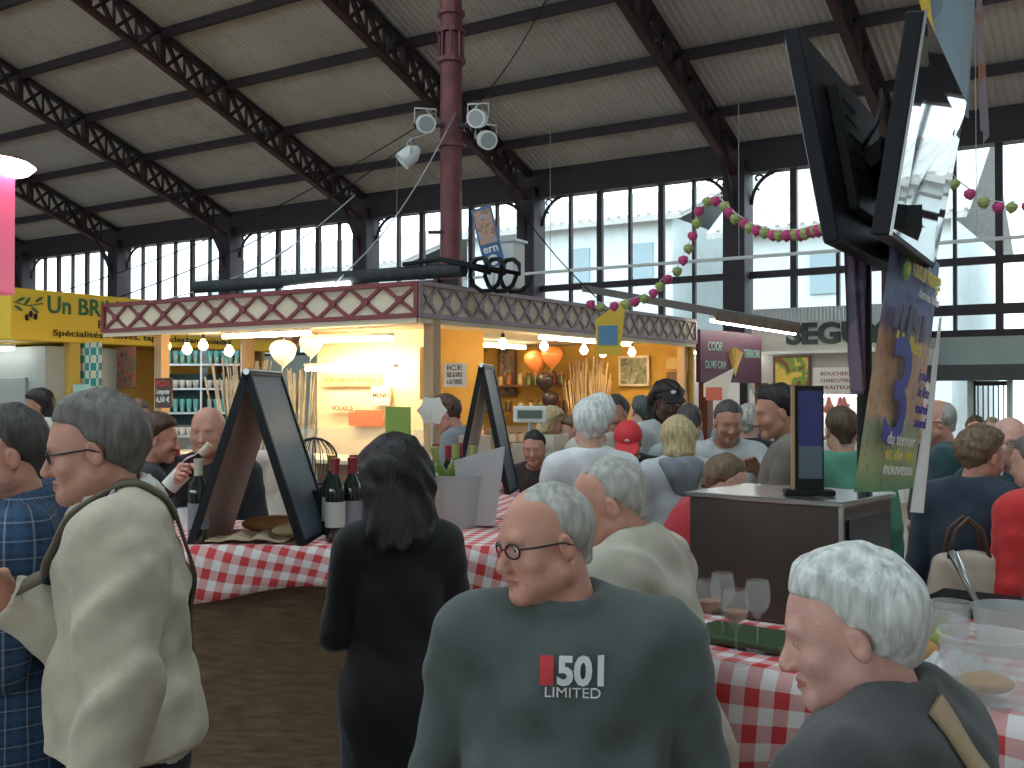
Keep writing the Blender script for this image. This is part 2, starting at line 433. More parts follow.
def hair_geo(style, h):
    key = (style, h)
    if key in HAIRS: return HAIRS[key]
    v = Vol((-.15, -.20, -.30 if style in ('long', 'bob', 'messy') else -.14), (.15, .14, .19), h)
    sk = (0, -.012, .045)
    def taper(fy, zb, o, w=.05):
        v.disp(lambda x, y, z: o * np.clip(1 + np.maximum((y - fy(z) + 5 * x * x) * .8, zb - z) / w, 0, 1))
    def strands(amp, fr=95):
        v.disp(lambda x, y, z: amp * (np.sin(fr * x + 3 * np.sin(23 * z)) * np.sin(fr * .8 * y + 2 * np.sin(31 * x)) + .6 * np.sin(fr * .5 * z + 4 * np.sin(17 * x + 9 * y))))
    if style in ('short', 'thick', 'side', 'grey', 'curly', 'buzz'):
        o = {'short': .012, 'thick': .024, 'side': .017, 'grey': .020, 'curly': .030, 'buzz': .005}[style]
        v.ell(sk, (.076 + o, .098 + o, .086 + o))
        if style == 'thick': v.ell((0, .02, .11), (.07, .07, .035), .03)
        if style == 'grey': v.ell((0, -.06, .02), (.08, .07, .09), .03)
        if style == 'side': v.ell((.02, .03, .105), (.06, .06, .035), .03)
        v.rc((0, -.07, .0), (0, -.075, -.05), .045, .04, .03)
        xs = [-.2, -.045, -.02, .03, .065, .086, .12, .2]; ys = [-.045, -.03, .000, .020, .040, .066, .11, .2]
        fy = lambda z: np.interp(z, xs, ys)
        taper(fy, -.062, o * .8)
        v.cut(lambda x, y, z: (y - fy(z) + 5 * x * x) * .8, .008)
        v.cut(lambda x, y, z: (-.062 - z) + 0 * x, .01)
        v.ell((.082, -.008, -.002), (.03, .024, .030), .006, sub=True); v.ell((-.082, -.008, -.002), (.03, .024, .030), .006, sub=True)
        if style == 'curly': v.disp(lambda x, y, z: .0045 * np.sin(150 * x) * np.sin(150 * y + 1) * np.sin(140 * z))
        strands(.0034 if style != 'buzz' else .0006)
    elif style == 'bald':         # ring of hair behind and at the sides, thin strands on the crown
        v.ell(sk, (.076 + .010, .098 + .012, .086 + .006))
        v.rc((0, -.065, .0), (0, -.07, -.04), .045, .04, .03)
        xs = [-.2, -.045, -.02, .03, .075, .12]; ys = [-.045, -.03, .002, .02, -.01, -.07]
        fy = lambda z: np.interp(z, xs, ys)
        taper(fy, -.055, .006)
        v.cut(lambda x, y, z: (y - fy(z) + 5 * x * x) * .8, .008)
        v.cut(lambda x, y, z: (-.055 - z) + 0 * x, .01)
        for s in (-1, 1): v.ell((s * .082, -.008, -.002), (.03, .022, .03), .006, sub=True)
        strands(.0014)
    elif style == 'thin':         # combed back from a high forehead
        v.ell(sk, (.076 + .007, .098 + .010, .086 + .0045))
        v.rc((0, -.065, .0), (0, -.07, -.04), .045, .04, .03)
        xs = [-.2, -.045, -.02, .03, .07, .10, .125, .2]; ys = [-.045, -.03, .004, .024, .025, .045, .045, .045]
        fy = lambda z: np.interp(z, xs, ys)
        taper(fy, -.055, .006)
        v.cut(lambda x, y, z: (y - fy(z) + 5 * x * x) * .8, .008)
        v.cut(lambda x, y, z: (-.055 - z) + 0 * x, .01)
        for s in (-1, 1): v.ell((s * .082, -.008, -.002), (.03, .022, .03), .006, sub=True)
        strands(.0016)
    else:
        o = .022
        v.ell(sk, (.076 + o, .098 + o, .086 + o))
        L = {'long': -.25, 'bob': -.10, 'messy': -.21, 'pony': -.05}[style]
        if style == 'messy':
            v.ell((0, -.03, .05), (.115, .12, .115), .03)
            for s in (-1, 1): v.rc((s * .085, -.04, .02), (s * .10, -.05, -.17), .045, .035, .03)
        if style != 'pony':
            v.rc((0, -.06, .02), (0, -.075, L + .03), .085, .075, .04, sq=(1.15, .8, 1))
            for s in (-1, 1): v.rc((s * .062, -.02, .03), (s * .075, -.015, L + .05), .036, .030, .03)
        else:
            v.rc((0, -.10, .06), (0, -.15, .0), .03, .03, .015); v.rc((0, -.15, .0), (0, -.14, -.10), .028, .012, .015)
        xs = [-.4, -.02, .03, .065, .085, .12, .2]; ys = [.012, .018, .030, .055, .082, .13, .2]
        fy = lambda z: np.interp(z, xs, ys)
        taper(fy, -9, .014, .025)
        v.cut(lambda x, y, z: (y - fy(z) + 5 * x * x) * .8, .008)
        v.cut(lambda x, y, z: (L - .01 + .02 * np.sin(60 * x) * np.cos(45 * y) - z), .02)
        v.rc((0, .02, -.03), (0, .03, -.3), .062, .062, .01, sub=True)
        if style == 'messy':
            v.disp(lambda x, y, z: .006 * np.sin(55 * x + 5 * np.sin(14 * z)) * np.sin(48 * y + 18 * z))
        strands(.0024, 80)
    g = v.mesh(); HAIRS[key] = g
    return g
HANDS = {}
def hand_geo(curl, h):
    key = (curl, h)
    if key in HANDS: return HANDS[key]
    v = Vol((-.07, -.09, -.21), (.09, .10, .05), h)       # wrist at origin, fingers down -z, palm faces +y, thumb on +x
    v.rc((0, 0, .05), (0, 0, -.015), .026, .024, .01, sq=(1.15, .85, 1))
    v.rc((-.018, 0, -.03), (-.022, 0, -.082), .020, .018, .02, sq=(1, .72, 1)); v.rc((.014, 0, -.03), (.020, 0, -.084), .021, .018, .02, sq=(1, .72, 1))
    for x, L, r in ((-.034, .060, .0078), (-.0125, .074, .0086), (.0085, .080, .0088), (.030, .072, .0086)):
        p = np.array((x, 0, -.088)); a = R(8)
        for i, fr in enumerate((.46, .30, .24)):
            a += R(curl * (.9, 1.1, .8)[i]); q = p + np.array((x * .12 * fr, math.sin(a) * L * fr, -math.cos(a) * L * fr))
            v.rc(p, q, r - .0006 * i, r - .0006 * (i + 1), .003); p = q
    c = curl / 70.0
    t0 = (.030, .006, -.030); t1 = (.052, .022 + .01 * c, -.058); t2 = (.052 - .012 * c, .034 + .018 * c, -.084); t3 = (.046 - .022 * c, .040 + .026 * c, -.105)
    v.rc(t0, t1, .016, .012, .012); v.rc(t1, t2, .0115, .0100, .003); v.rc(t2, t3, .0100, .0082, .003)
    g = v.mesh(); HANDS[key] = g
    return g
def two_bone(S, T, l1, l2, pole):
    S, T = Vector(S), Vector(T); d = T - S; L = d.length; mx = (l1 + l2) * .995
    if L > mx: T = S + d * (mx / L); d = T - S; L = mx
    a = (l1 * l1 - l2 * l2 + L * L) / (2 * L); hh = math.sqrt(max(l1 * l1 - a * a, 0))
    n = d.normalized(); p = Vector(pole); p = (p - n * p.dot(n)).normalized()
    return S + n * a + p * hh, T
def folds(seed, amp):
    r = np.random.RandomState(seed); ph = r.uniform(0, 6.3, 8)
    def fn(x, y, z):
        w = 3 * np.sin(9 * x + ph[0]) + 2.2 * np.sin(11 * y + ph[1])
        return amp * (np.sin(26 * z + w + 14 * x + ph[2]) * .5 + np.sin(38 * x + 9 * z + 3 * np.sin(8 * z + ph[3])) * np.sin(33 * y + ph[4]) * .7 + .35 * np.sin(61 * z + 2 * w + ph[5]) * np.sin(20 * x + ph[6]))
    return fn
PN = [0]
def person(label, X, Y, yaw, height=1.72, hero=False, sex='m', tone='pale', hair='short', hc=('brown', (.08, .045, .025)), head=(0, 0, 0),
           top=None, topc=None, hem=.86, inf=.016, girth=1.0, belly=.0, bottoms=None, armL=None, armR=None, curl=(25, 25), lean=0.0, sleeve='long',
           openf=0.0, inner=None, collar=None, group=None, hroll=(0, 0), wide=1.0, skirt=False, fold=.004, glasses=None, cap=None, hood=None, zoff=0.0, headscale=.95, neckr=.058):
    PN[0] += 1; seed = PN[0]
    s = height / 1.75
    root = empty('person', (X, Y, zoff), label, 'person', group, R(yaw)); root.scale = (s, s, s)
    hh = {True: .0026, False: .0046}[hero]; hb = .010 if hero else .017; hc_ = .0075 if hero else .0125
    SH = (.178 if sex == 'm' else .158) * wide
    piv = Vector((0, -.02, 1.47))
    LM = Matrix.Translation((0, 0, .93)) @ Matrix.Rotation(R(-lean), 4, 'X') @ Matrix.Translation((0, 0, -.93))
    def T(p): return tuple(LM @ Vector(p))
    # arms
    arms = []
    for sd, tg, cl, hr in ((-1, armL, curl[0], hroll[0]), (1, armR, curl[1], hroll[1])):
        S = Vector(T((sd * SH, -.01, 1.415))); tg = Vector(tg) if tg is not None else S + Vector((sd * (.045 + .04 * girth), .04, -.56))
        pole = Vector((sd * .35, -.8, -.45)); Ee, Tt = two_bone(S, tg, .285, .255, pole); arms.append((sd, S, Ee, Tt, cl, hr))
    def torso(v, o, g=girth):
        v.ell(T((0, -.005, 1.27)), ((.155 * wide) * (.6 + .4 * g) + o, .105 * (.5 + .5 * g) + o, .19 + o), .03)
        v.rc(T((-SH + .03, -.015, 1.405)), T((SH - .03, -.015, 1.405)), .058 + o, .058 + o, .06)
        for sd in (-1, 1): v.rc(T((sd * .03, -.028, 1.475)), T((sd * (SH - .03), -.015, 1.428)), .040 + o, .042 + o, .05)
        v.ell(T((0, 0, 1.08)), (.138 * g + o, .100 * g + o, .16 + o), .06)
        if belly: v.ell(T((0, .06, 1.08)), (.12 * g + o, .06 + belly + o, .15 + o), .07)
        if sex == 'f':
            for sd in (-1, 1): v.ell(T((sd * .07, .085, 1.26)), (.062 + o, .05 + o, .06 + o), .05)
        v.ell(T((0, -.01, .93)), (.162 * (.5 + .5 * g) + o, .118 * (.5 + .5 * g) + o, .12 + o), .07)
    lo = (-.62, -.50, 0); hi = (.62, .72, 1.62)
    allx = [p for a in arms for p in (a[1], a[2], a[3])] + [Vector(T((0, .2, 1.45))), Vector(T((0, -.2, 1.45)))]
    lo = [min(p[i] for p in allx) - .16 for i in range(3)]; hi = [max(p[i] for p in allx) + .16 for i in range(3)]
    lo[0] = min(lo[0], -.32 * wide); hi[0] = max(hi[0], .32 * wide); lo[1] = min(lo[1], -.27); hi[1] = max(hi[1], .32 + belly); hi[2] = max(hi[2], 1.58)
    # skin: torso, limbs
    v = Vol((lo[0], lo[1], .02), hi, hb * 1.5)
    torso(v, -.004)
    for sd in (-1, 1):
        v.rc((sd * .088, 0, .90), (sd * .10, .012, .50), .08, .055, .03); v.rc((sd * .10, .012, .50), (sd * .10, -.02, .09), .052, .036, .02)
        v.rc((sd * .10, -.03, .05), (sd * .105, .10, .035), .036, .03, .02)
    for sd, S, E_, T_, cl, hr in arms:
        v.rc(S, E_, .046, .037, .03); v.rc(E_, T_, .037, .026, .01)
    pieces = [(*v.mesh(), None)]
    for sd, S, E_, T_, cl, hr in arms:
        d = (T_ - E_).normalized(); z = -d
        pl = Vector((-sd, 0.15, 0)); pl = (pl - z * pl.dot(z))
        if pl.length < .3: pl = Vector((0, 1, 0)) - z * z.y
        pl.normalize(); x = pl.cross(z)
        if sd > 0: M3 = Matrix((x, pl, z)).transposed()
        else: M3 = Matrix((-x, pl, z)).transposed()
        if hr: M3 = Matrix.Rotation(R(hr), 3, d) @ M3
        V, Q = hand_geo(cl, .0032 if hero else .0048)
        if M3.determinant() < 0: Q = Q[:, ::-1]
        pieces.append((V, Q, Matrix.Translation(T_) @ M3.to_4x4()))
    Rh = Euler((R(head[1]), R(head[2]), R(head[0])), 'XYZ').to_matrix()
    pv = Vector(T(piv)); HM = Matrix.Translation(pv) @ Rh.to_4x4() @ Matrix.Translation((0, .028, .138)) @ Matrix.Scale(headscale, 4)
    hk = 'f' if sex == 'f' else ('o' if hero == 'o' or hair in ('bald', 'thin') else 'm')
    V, Q = head_geo(hk, hh); pieces.append((V, Q, HM, 1))
    sm, lm = skin(tone)
    npmesh('body', pieces, [sm, lm], root, matfn=lipface)
    # eyes
    m = MB()
    for sd in (-1, 1):
        m.ell((sd * .031, .0770, .0105), (.0118, .0118, .0118), EYE_W, n=12); m.ell((sd * .031, .0857, .0098), (.0055, .0036, .0055), EYE_D, n=10)
    m.v = [tuple(HM @ Vector(p)) for p in m.v]
    m.build('eyes', root, smooth=True, local=True)
    hm = hairmat(*hc)
    if hero or True:
        m = MB()
        for sd in (-1, 1):
            m.tube([HM @ Vector(p) for p in ((sd * .013, .0885, .0285), (sd * .028, .0885, .034), (sd * .046, .074, .029))], [.0028, .0035, .0018], n=6)
        m.build('eyebrows', root, hm, smooth=True, local=True)
    if hair:
        V, Q = hair_geo(hair, .0034 if hero else .0052); npmesh('hair', [(V, Q, HM)], [hm], root)
    # clothes
    jac = topc
    v = Vol((lo[0], lo[1], hem - .06), hi, hc_)
    torso(v, inf)
    if skirt or hem < .8: v.rc(T((0, 0, .95)), (0, 0, hem - .1), .155 + inf * .6, .175 + inf, .08, sq=(1, .78, 1))
    else: v.rc(T((0, -.005, 1.0)), T((0, -.005, hem - .1)), .14 * girth + inf * .5, .150 * girth + inf * .5, .06, sq=(1.06, .80, 1))
    if openf:
        y0 = .03
        v.cut(lambda x, y, z: np.minimum(openf * (.5 + .9 * np.clip((z - 1.05) / .4, 0, 1)) - np.abs(x), y - y0), .012)
    for sd, S, E_, T_, cl, hr in arms:
        if sleeve == 'long':
            v.rc(S, S.lerp(E_, .3), .052 + inf, .050 + inf, .035); v.rc(S.lerp(E_, .3), E_, .050 + inf, .042 + inf, .010); v.rc(E_, T_ - (T_ - E_).normalized() * .01, .042 + inf, .028 + inf * .8, .012)
        else:
            v.rc(S, S + (E_ - S) * .62, .052 + inf, .048 + inf, .035)
    if fold: v.disp(folds(seed, fold))
    v.cut(lambda x, y, z: hem - z + 0 * x, .006)
    for sd, S, E_, T_, cl, hr in arms:
        if sleeve == 'long':
            dd = (T_ - E_).normalized(); c = T_ + dd * .045
            v.ell(tuple(c), (.055, .055, .055), .006, sub=True)
    nt_ = T((0, .012, 1.545)); nb = T((0, -.012, 1.46))
    v.rc(nb, nt_, neckr, neckr * 1.47, .012, sub=True)
    if collar is not None and collar[0] is topc:
        cR = .064; pr_ = None; q0 = R(0 if not len(collar) > 3 else collar[3])
        for i in range(17):
            a_ = q0 + (2 * math.pi - 2 * q0) * i / 16; p_ = T((math.sin(a_) * cR * 1.08, -.016 + math.cos(a_) * cR * 1.05, 1.492 - .016 * math.cos(a_)))
            if pr_ is not None: v.rc(pr_, p_, .010 + collar[1] * .15, .010 + collar[1] * .15, .012, sq=(1, 1, 1.5))
            pr_ = p_
    npmesh(top or 'shirt', [(*v.mesh(), None)], [jac], root)
    if inner is not None:
        v = Vol((-.27, -.25, .92), (.27, .34 + belly, 1.58), hc_); torso(v, inf * .25); v.rc(nb, nt_, .055, .08, .012, sub=True); v.cut(lambda x, y, z: .93 - z + 0 * x)
        npmesh('inner_shirt', [(*v.mesh(), None)], [inner], root)
    if collar is not None and collar[0] is not topc:
        m = MB(); ch = collar[1]; cr = collar[2] if len(collar) > 2 else .068
        vs = []; nseg = 28; a0 = R(collar[3] if len(collar) > 3 else 22)
        prof = [(-.02, cr + .012), (ch, cr + .004), (ch + .006, cr + .010), (ch - .02, cr + .024), (-.02, cr + .030)]
        for i in range(nseg + 1):
            a = a0 + (2 * math.pi - 2 * a0) * i / nseg
            for zz, rr in prof: vs.append(LM @ Vector((math.sin(a) * rr * 1.08, -.018 + math.cos(a) * rr, 1.487 + zz + .018 * -math.cos(a))))
        fs = []; k = len(prof)
        for i in range(nseg):
            for j in range(k): fs.append((i * k + j, i * k + (j + 1) % k, (i + 1) * k + (j + 1) % k, (i + 1) * k + j))
        fs += [tuple(range(k)), tuple(nseg * k + j for j in range(k - 1, -1, -1))]
        m.add(vs, fs); m.build('collar', root, collar[0], smooth=True, local=True)
    if hood is not None:
        v = Vol((-.19, -.26, 1.28), (.19, .17, 1.62), hc_ * .8)
        for a in range(-150, 151, 25):
            v.ell(T((math.sin(R(a + 180)) * .095, -.03 + math.cos(R(a + 180)) * .085, 1.47 + .02 * math.cos(R(a)))), (.042, .042, .036), .03)
        v.rc(T((-.05, -.12, 1.44)), T((.05, -.12, 1.44)), .05, .05, .04); v.ell(T((0, -.13, 1.38)), (.075, .035, .07), .04)
        v.disp(folds(seed + 7, .004)); npmesh('hood', [(*v.mesh(), None)], [hood], root)
    bm_ = bottoms or M_['navy_trousers']
    if not skirt or True:
        v = Vol((-.27, -.22, .05), (.27, .24, 1.04), .016)
        v.ell((0, -.01, .92), (.165 * (.5 + .5 * girth), .125 * (.5 + .5 * girth), .12), .03)
        for sd in (-1, 1):
            v.rc((sd * .088, 0, .90), (sd * .10, .012, .50), .096, .072, .05); v.rc((sd * .10, .012, .50), (sd * .10, -.015, .07), .070, .062, .03)
        v.disp(folds(seed + 3, .004)); v.cut(lambda x, y, z: .07 - z + 0 * x)
        npmesh('trousers', [(*v.mesh(), None)], [bm_], root)
    for sd in (-1, 1):
        v = Vol((-.07, -.11, -.01), (.07, .22, .12), .008)
        v.rc((0, -.045, .05), (0, -.02, .07), .045, .045, .01); v.rc((0, -.03, .045), (sd * .008, .14, .034), .043, .036, .03); v.cut(lambda x, y, z: .002 - z + 0 * x, .003)
        npmesh('shoe', [(*v.mesh(), Matrix.Translation((sd * .102, -.005, 0)))], [M_['shoe']], root)
    if glasses is not None:
        m = MB(); gm = M_['glass_frame'] if glasses == 'dark' else M_['wire_frame']
        for sd in (-1, 1):
            ring = []
            for i in range(20):
                a = 2 * math.pi * i / 20; rx, rz = .0235, .0155
                ring.append(HM @ Vector((sd * .0325 + rx * math.cos(a), .101 - .012 * abs(sd * .0325 + rx * math.cos(a)) / .055, .009 + rz * math.sin(a) * (1.0))))
            m.tube(ring, .0021, n=6, m=gm, closed=True)
            m.tube([HM @ Vector(p) for p in ((sd * .056, .089, .014), (sd * .074, .06, .013), (sd * .083, .0, .012), (sd * .084, -.022, .002))], .0023, n=6, m=gm)
        m.tube([HM @ Vector(p) for p in ((-.010, .099, .011), (0, .103, .014), (.010, .099, .011))], .002, n=6, m=gm)
        m.build('glasses', root, smooth=True, local=True)
    if cap is not None:
        v = Vol((-.12, -.15, .0), (.12, .22, .19), .005)
        v.ell((0, -.010, .052), (.091, .114, .098)); v.cut(lambda x, y, z: .050 - z + 0 * x, .004)
        v.ell((0, .115, .052), (.075, .085, .012), .008, rot=Matrix.Rotation(R(-10), 3, 'X'))
        co_ = npmesh('cap', [(*v.mesh(), HM)], [cap], root); m = MB()
        if 'black' in cap.name:
            for a_ in (-38, 0, 38):
                rr_ = Matrix.Rotation(R(a_), 3, 'Y'); m.ell(HM @ (Vector((0, .094, .083)) + rr_ @ Vector((0, 0, .014))), (.007, .004, .015), n=10, rot=HM.to_3x3() @ rr_)
            m.tube([HM @ Vector(p) for p in ((-.02, .094, .082), (.02, .094, .082))], .0025, n=5)
        else: m.ell(HM @ Vector((0, .093, .088)), (.016, .006, .014), n=12, rot=HM.to_3x3())
        m.build('emblem', co_, M_['emblem_white'], smooth=True, local=True)
    root['_hm'] = 0; del root['_hm']
    return root, HM
def pt(px, Y): return (px - 512) / F * Y
def hgt(py, Y): return CAMZ - (py - HOR) / F * Y
def cloth(name, c, noise=.12, **k): return mat('cloth_' + name, c, rough=.9, noise=noise, nscale=14, bump=.25, bscale=260, sheen=.15, **k)
M_ = {
 'emblem_white': mat('emblem_white', (.75, .75, .75), .7),
 'shoe': mat('shoe_leather', (.03, .022, .018), .5),
 'navy_trousers': cloth('navy', (.022, .028, .045)),
 'glass_frame': mat('spectacle_frame_black', (.012, .012, .014), .3), 'wire_frame': mat('spectacle_frame_wire', (.25, .22, .2), .3, .8),
}

def strap(root, garment, ctrl, w, mt, name='shoulder_strap'):
    g = [c for c in root.children if c.name.startswith(garment)][0]; V = np.array([v.co[:] for v in g.data.vertices]); Nn = np.array([v.normal[:] for v in g.data.vertices])
    P = []
    for a, b in zip(ctrl, ctrl[1:]):
        for k in range(8): P.append(Vector(a).lerp(Vector(b), k / 8))
    Q, NN = [], []
    for p in P:
        d = ((V - np.array(p)) ** 2).sum(1); ii = np.argsort(d)[:6]; Q.append(Vector(V[ii].mean(0))); NN.append(Vector(Nn[ii].mean(0)).normalized())
    for _ in range(3): Q = [Q[0]] + [(Q[i - 1] + Q[i] * 2 + Q[i + 1]) / 4 for i in range(1, len(Q) - 1)] + [Q[-1]]; NN = [NN[0]] + [((NN[i - 1] + NN[i] + NN[i + 1])).normalized() for i in range(1, len(Q) - 1)] + [NN[-1]]
    vs = []
    for i, (q, n) in enumerate(zip(Q, NN)):
        t = (Q[min(i + 1, len(Q) - 1)] - Q[max(i - 1, 0)]).normalized(); s_ = t.cross(n).normalized() * w / 2
        vs += [q + n * .004 - s_, q + n * .012 - s_, q + n * .012 + s_, q + n * .004 + s_]
    m = MB(); m.add(vs, [(i * 4 + j, i * 4 + (j + 1) % 4, i * 4 + 4 + (j + 1) % 4, i * 4 + 4 + j) for i in range(len(Q) - 1) for j in range(4)]); return m.build(name, root, mt, smooth=True, local=True)
# ---------------------------------------------------------------- the hall: floor, window wall, roof
M_['iron'] = mat('dark_purple_iron', (.030, .018, .024), .6, noise=.25, nscale=3)
M_['iron_red'] = mat('oxide_red_iron', (.050, .016, .019), .6, noise=.3, nscale=4)
M_['column_red'] = mat('oxide_red_column', (.17, .045, .05), .5, noise=.3, nscale=5)
M_['white_paint'] = mat('white_paint', (.75, .76, .74), .5)
M_['black'] = mat('black_plastic', (.010, .010, .012), .5, spec=.25)
M_['black_gloss'] = mat('black_gloss', (.006, .006, .008), .08, spec=.8)
M_['steel'] = mat('brushed_steel', (.5, .5, .5), .3, .9, noise=.1)
M_['galv'] = mat('galvanised_conduit', (.55, .58, .6), .45, .4)
ALONG = Vector((UX, UY, 0)); ACROSS = Vector((NX, NY, 0))
SMIN, SMAX = -16.0, 32.0

def fnroof(nt, b):
    tc = N(nt, 'TexCoord'); d1 = N(nt, 'VectorMath', operation='DOT_PRODUCT'); nt.links.new(tc.outputs['Object'], d1.inputs[0]); d1.inputs[1].default_value = (UX, UY, 0)
    w = mth(nt, 'SINE', mth(nt, 'MULTIPLY', d1.outputs['Value'], 2 * math.pi / .125))
    n = N(nt, 'TexNoise'); n.inputs['Scale'].default_value = .7; n.inputs['Detail'].default_value = 6; nt.links.new(tc.outputs['Object'], n.inputs['Vector'])
    n2 = N(nt, 'TexNoise'); n2.inputs['Scale'].default_value = 3.5; n2.inputs['Detail'].default_value = 5; nt.links.new(tc.outputs['Object'], n2.inputs['Vector'])
    c = mixc(nt, mth(nt, 'MULTIPLY_ADD', n.outputs[0], 1.6, -.4), (.48, .44, .40), (.66, .61, .56))
    c = mixc(nt, mth(nt, 'MULTIPLY', mth(nt, 'GREATER_THAN', n2.outputs[0], .60), .25), c, (.36, .28, .20))
    c = mixc(nt, mth(nt, 'MULTIPLY', mth(nt, 'GREATER_THAN', w, .80), .30), c, (.24, .22, .20))
    nt.links.new(c, b.inputs['Base Color'])
    bp = N(nt, 'Bump'); bp.inputs['Strength'].default_value = .5; bp.inputs['Distance'].default_value = .02; nt.links.new(w, bp.inputs['Height']); nt.links.new(bp.outputs[0], b.inputs['Normal'])
M_['roof'] = nodes_mat('ribbed_roof_lining', fnroof, .85)
def fnfloor(nt, b):
    tc = N(nt, 'TexCoord'); br = N(nt, 'TexBrick'); nt.links.new(tc.outputs['Object'], br.inputs['Vector']); br.inputs['Scale'].default_value = 2.5
    br.offset = 0; br.inputs['Brick Width'].default_value = 1; br.inputs['Row Height'].default_value = 1; br.inputs['Mortar Size'].default_value = .012
    br.inputs['Color1'].default_value = (.22, .15, .12, 1); br.inputs['Color2'].default_value = (.26, .18, .14, 1); br.inputs['Mortar'].default_value = (.1, .08, .07, 1)
    nt.links.new(br.outputs['Color'], b.inputs['Base Color'])
m = MB(); m.box((2, 14, -.05), (90, 80, .1))
struct(m.build('floor', mat=nodes_mat('floor_tiles', fnfloor, .45), origin=(0, 0, 0)))

# roof: slope to the window wall, open ridge gap left for top light, unseen far slope extended to cut daylight
def roofz(q): return ZE + KR * q
QR = 15.5
m = MB()
c = [hall(SMIN, -.35, roofz(-.35)), hall(SMAX, -.35, roofz(-.35)), hall(SMAX, QR, roofz(QR)), hall(SMIN, QR, roofz(QR))]
m.prism(c, (0, 0, .12))
struct(m.build('ceiling', mat=M_['roof'], origin=(0, 0, 0)))
m = MB(); Q2 = 19.5; Q3 = 35
c = [hall(SMIN, Q2, roofz(QR)), hall(SMAX, Q2, roofz(QR)), hall(SMAX, Q3, ZE), hall(SMIN, Q3, ZE)]
m.prism(c, (0, 0, .12))
struct(m.build('ceiling', mat=M_['roof'], origin=(0, 0, 0)))

PIL = [-12.35, -7.65, -2.95, 0, 4.7, 9.4, 14.1, 18.8, 23.5, 28.2]
ordn = {0: 'right of the tall red column', 4.7: 'just right of the tall red column', 9.4: 'first left of the tall red column', 14.1: 'second left of the tall red column', 18.8: 'third left of the tall red column', 23.5: 'low in the far left corner beside the pink sign', -2.95: 'behind the hanging screens', -7.65: 'beyond the right edge', 28.2: 'far beyond the pink sign', -12.35: 'far beyond the right edge'}
ordn[0] = 'in the middle right, between the red column and the hanging screens'
for s_ in PIL[1:]:
    if s_ > 28: continue
    root = empty('roof_truss', hall(s_, 0, 0), 'lattice roof truss, ' + ordn[s_], 'truss', 'lattice roof trusses')
    DEP = .60; CW = .15
    def tp(q, low): return hall(s_, q, roofz(q) - (.10 if not low else .10 + DEP))
    QE = 12.6
    m = MB(); m.bar(tp(-.1, 0), tp(QE, 0), CW, .09); m.build('top_chord', root, M_['iron'])
    m = MB(); m.bar(tp(.2, 1), tp(QE, 1), CW, .08); m.build('bottom_chord', root, M_['iron_red'])
    for k in range(8):
        q = 1.28 + 1.62 * k; m = MB()
        m.bar(tp(q, 1), tp(q, 0), CW * .9, .13, up=ACROSS)
        m.build('web_plate', root, M_['iron_red'])
    m = MB(); nb = 0; q = 1.28 - 1.62
    while q < QE - .3:
        for k in range(3):
            a = q + .08 + k * .487; b = a + .487
            if a > .3:
                m.bar(tp(a, 1), tp(b, 0), .085, .055, up=ACROSS); m.bar(tp(a, 0), tp(b, 1), .085, .055, up=ACROSS)
                if k: m.bar(tp(a, 1), tp(a, 0), .06, .03, up=ACROSS)
        q += 1.62
    m.build('lattice', root, M_['iron'])
    # curved knee brace down to the pillar
    m = MB(); pts = []
    for i in range(9):
        a = i / 8 * math.pi / 2; q = .25 + 1.5 * (1 - math.cos(a)) ; z = 4.75 + 1.55 * math.sin(a) + .36 * q * (i / 8)
        pts.append(hall(s_, q, z))
    for a, b in zip(pts, pts[1:]): m.bar(a, b, .10, .07, up=ALONG)
    m.build('knee_brace', root, M_['iron'])
names = ['lowest', 'second lowest', 'third', 'fourth', 'fifth', 'sixth', 'seventh', 'eighth']
for k in range(8):
    q = 1.28 + 1.62 * k
    m = MB(); m.bar(hall(SMIN, q, roofz(q) - .12), hall(SMAX, q, roofz(q) - .10), .11, .17)
    tag(m.build('purlin', mat=M_['iron']), 'dark iron purlin across the roof, %s above the window wall' % names[k], 'roof beam', 'roof purlins')
# wall: beams, pillars, glazing bars
m = MB()
m.bar(hall(SMIN, .0, 6.36), hall(SMAX, .0, 6.36), .34, .56)
m.bar(hall(SMIN, -.1, 6.72), hall(SMAX, -.1, 6.72), .5, .2)
struct(m.build('trim_1', mat=M_['iron'], bevel=.01))
m = MB(); m.bar(hall(SMIN, 0, 4.11), hall(SMAX, 0, 4.11), .12, .13); struct(m.build('trim_2', mat=M_['iron']))
m = MB(); m.bar(hall(SMIN, 0, 3.27), hall(-3.1, 0, 3.27), .14, .18); m.bar(hall(SMIN, 0, 2.86), hall(-3.1, 0, 2.86), .16, .12); struct(m.build('trim_3', mat=M_['iron']))
for i, s_ in enumerate(PIL):
    m = MB(); c0 = hall(s_, .1, 0); c0.z = 3.15; m.box(c0, (.44, .5, 6.3), rot=math.atan2(UY, UX))
    for dz in (.3,):
        c1 = Vector(c0); c1.z = dz; m.box(c1, (.54, .6, .16), rot=math.atan2(UY, UX))
    struct(m.build('trim_%d' % (i + 4), mat=M_['iron'], bevel=.015))
ZB = 2.80
w = MB()
w.bar(hall(SMIN, .1, 2.42), hall(-3.2, .1, 2.42), .2, .75)
w.bar(hall(-3.2, .1, 1.4), hall(SMAX, .1, 1.4), .2, 2.8)
for a, b in ((-4.19, -4.11), (-4.80, -4.72), (-6.3, -6.1), (-9, -7.5), (-16, -11)):
    w.bar(hall(a, .1, 1.0), hall(b, .1, 1.0), .2, 2.15)
wg = MB()
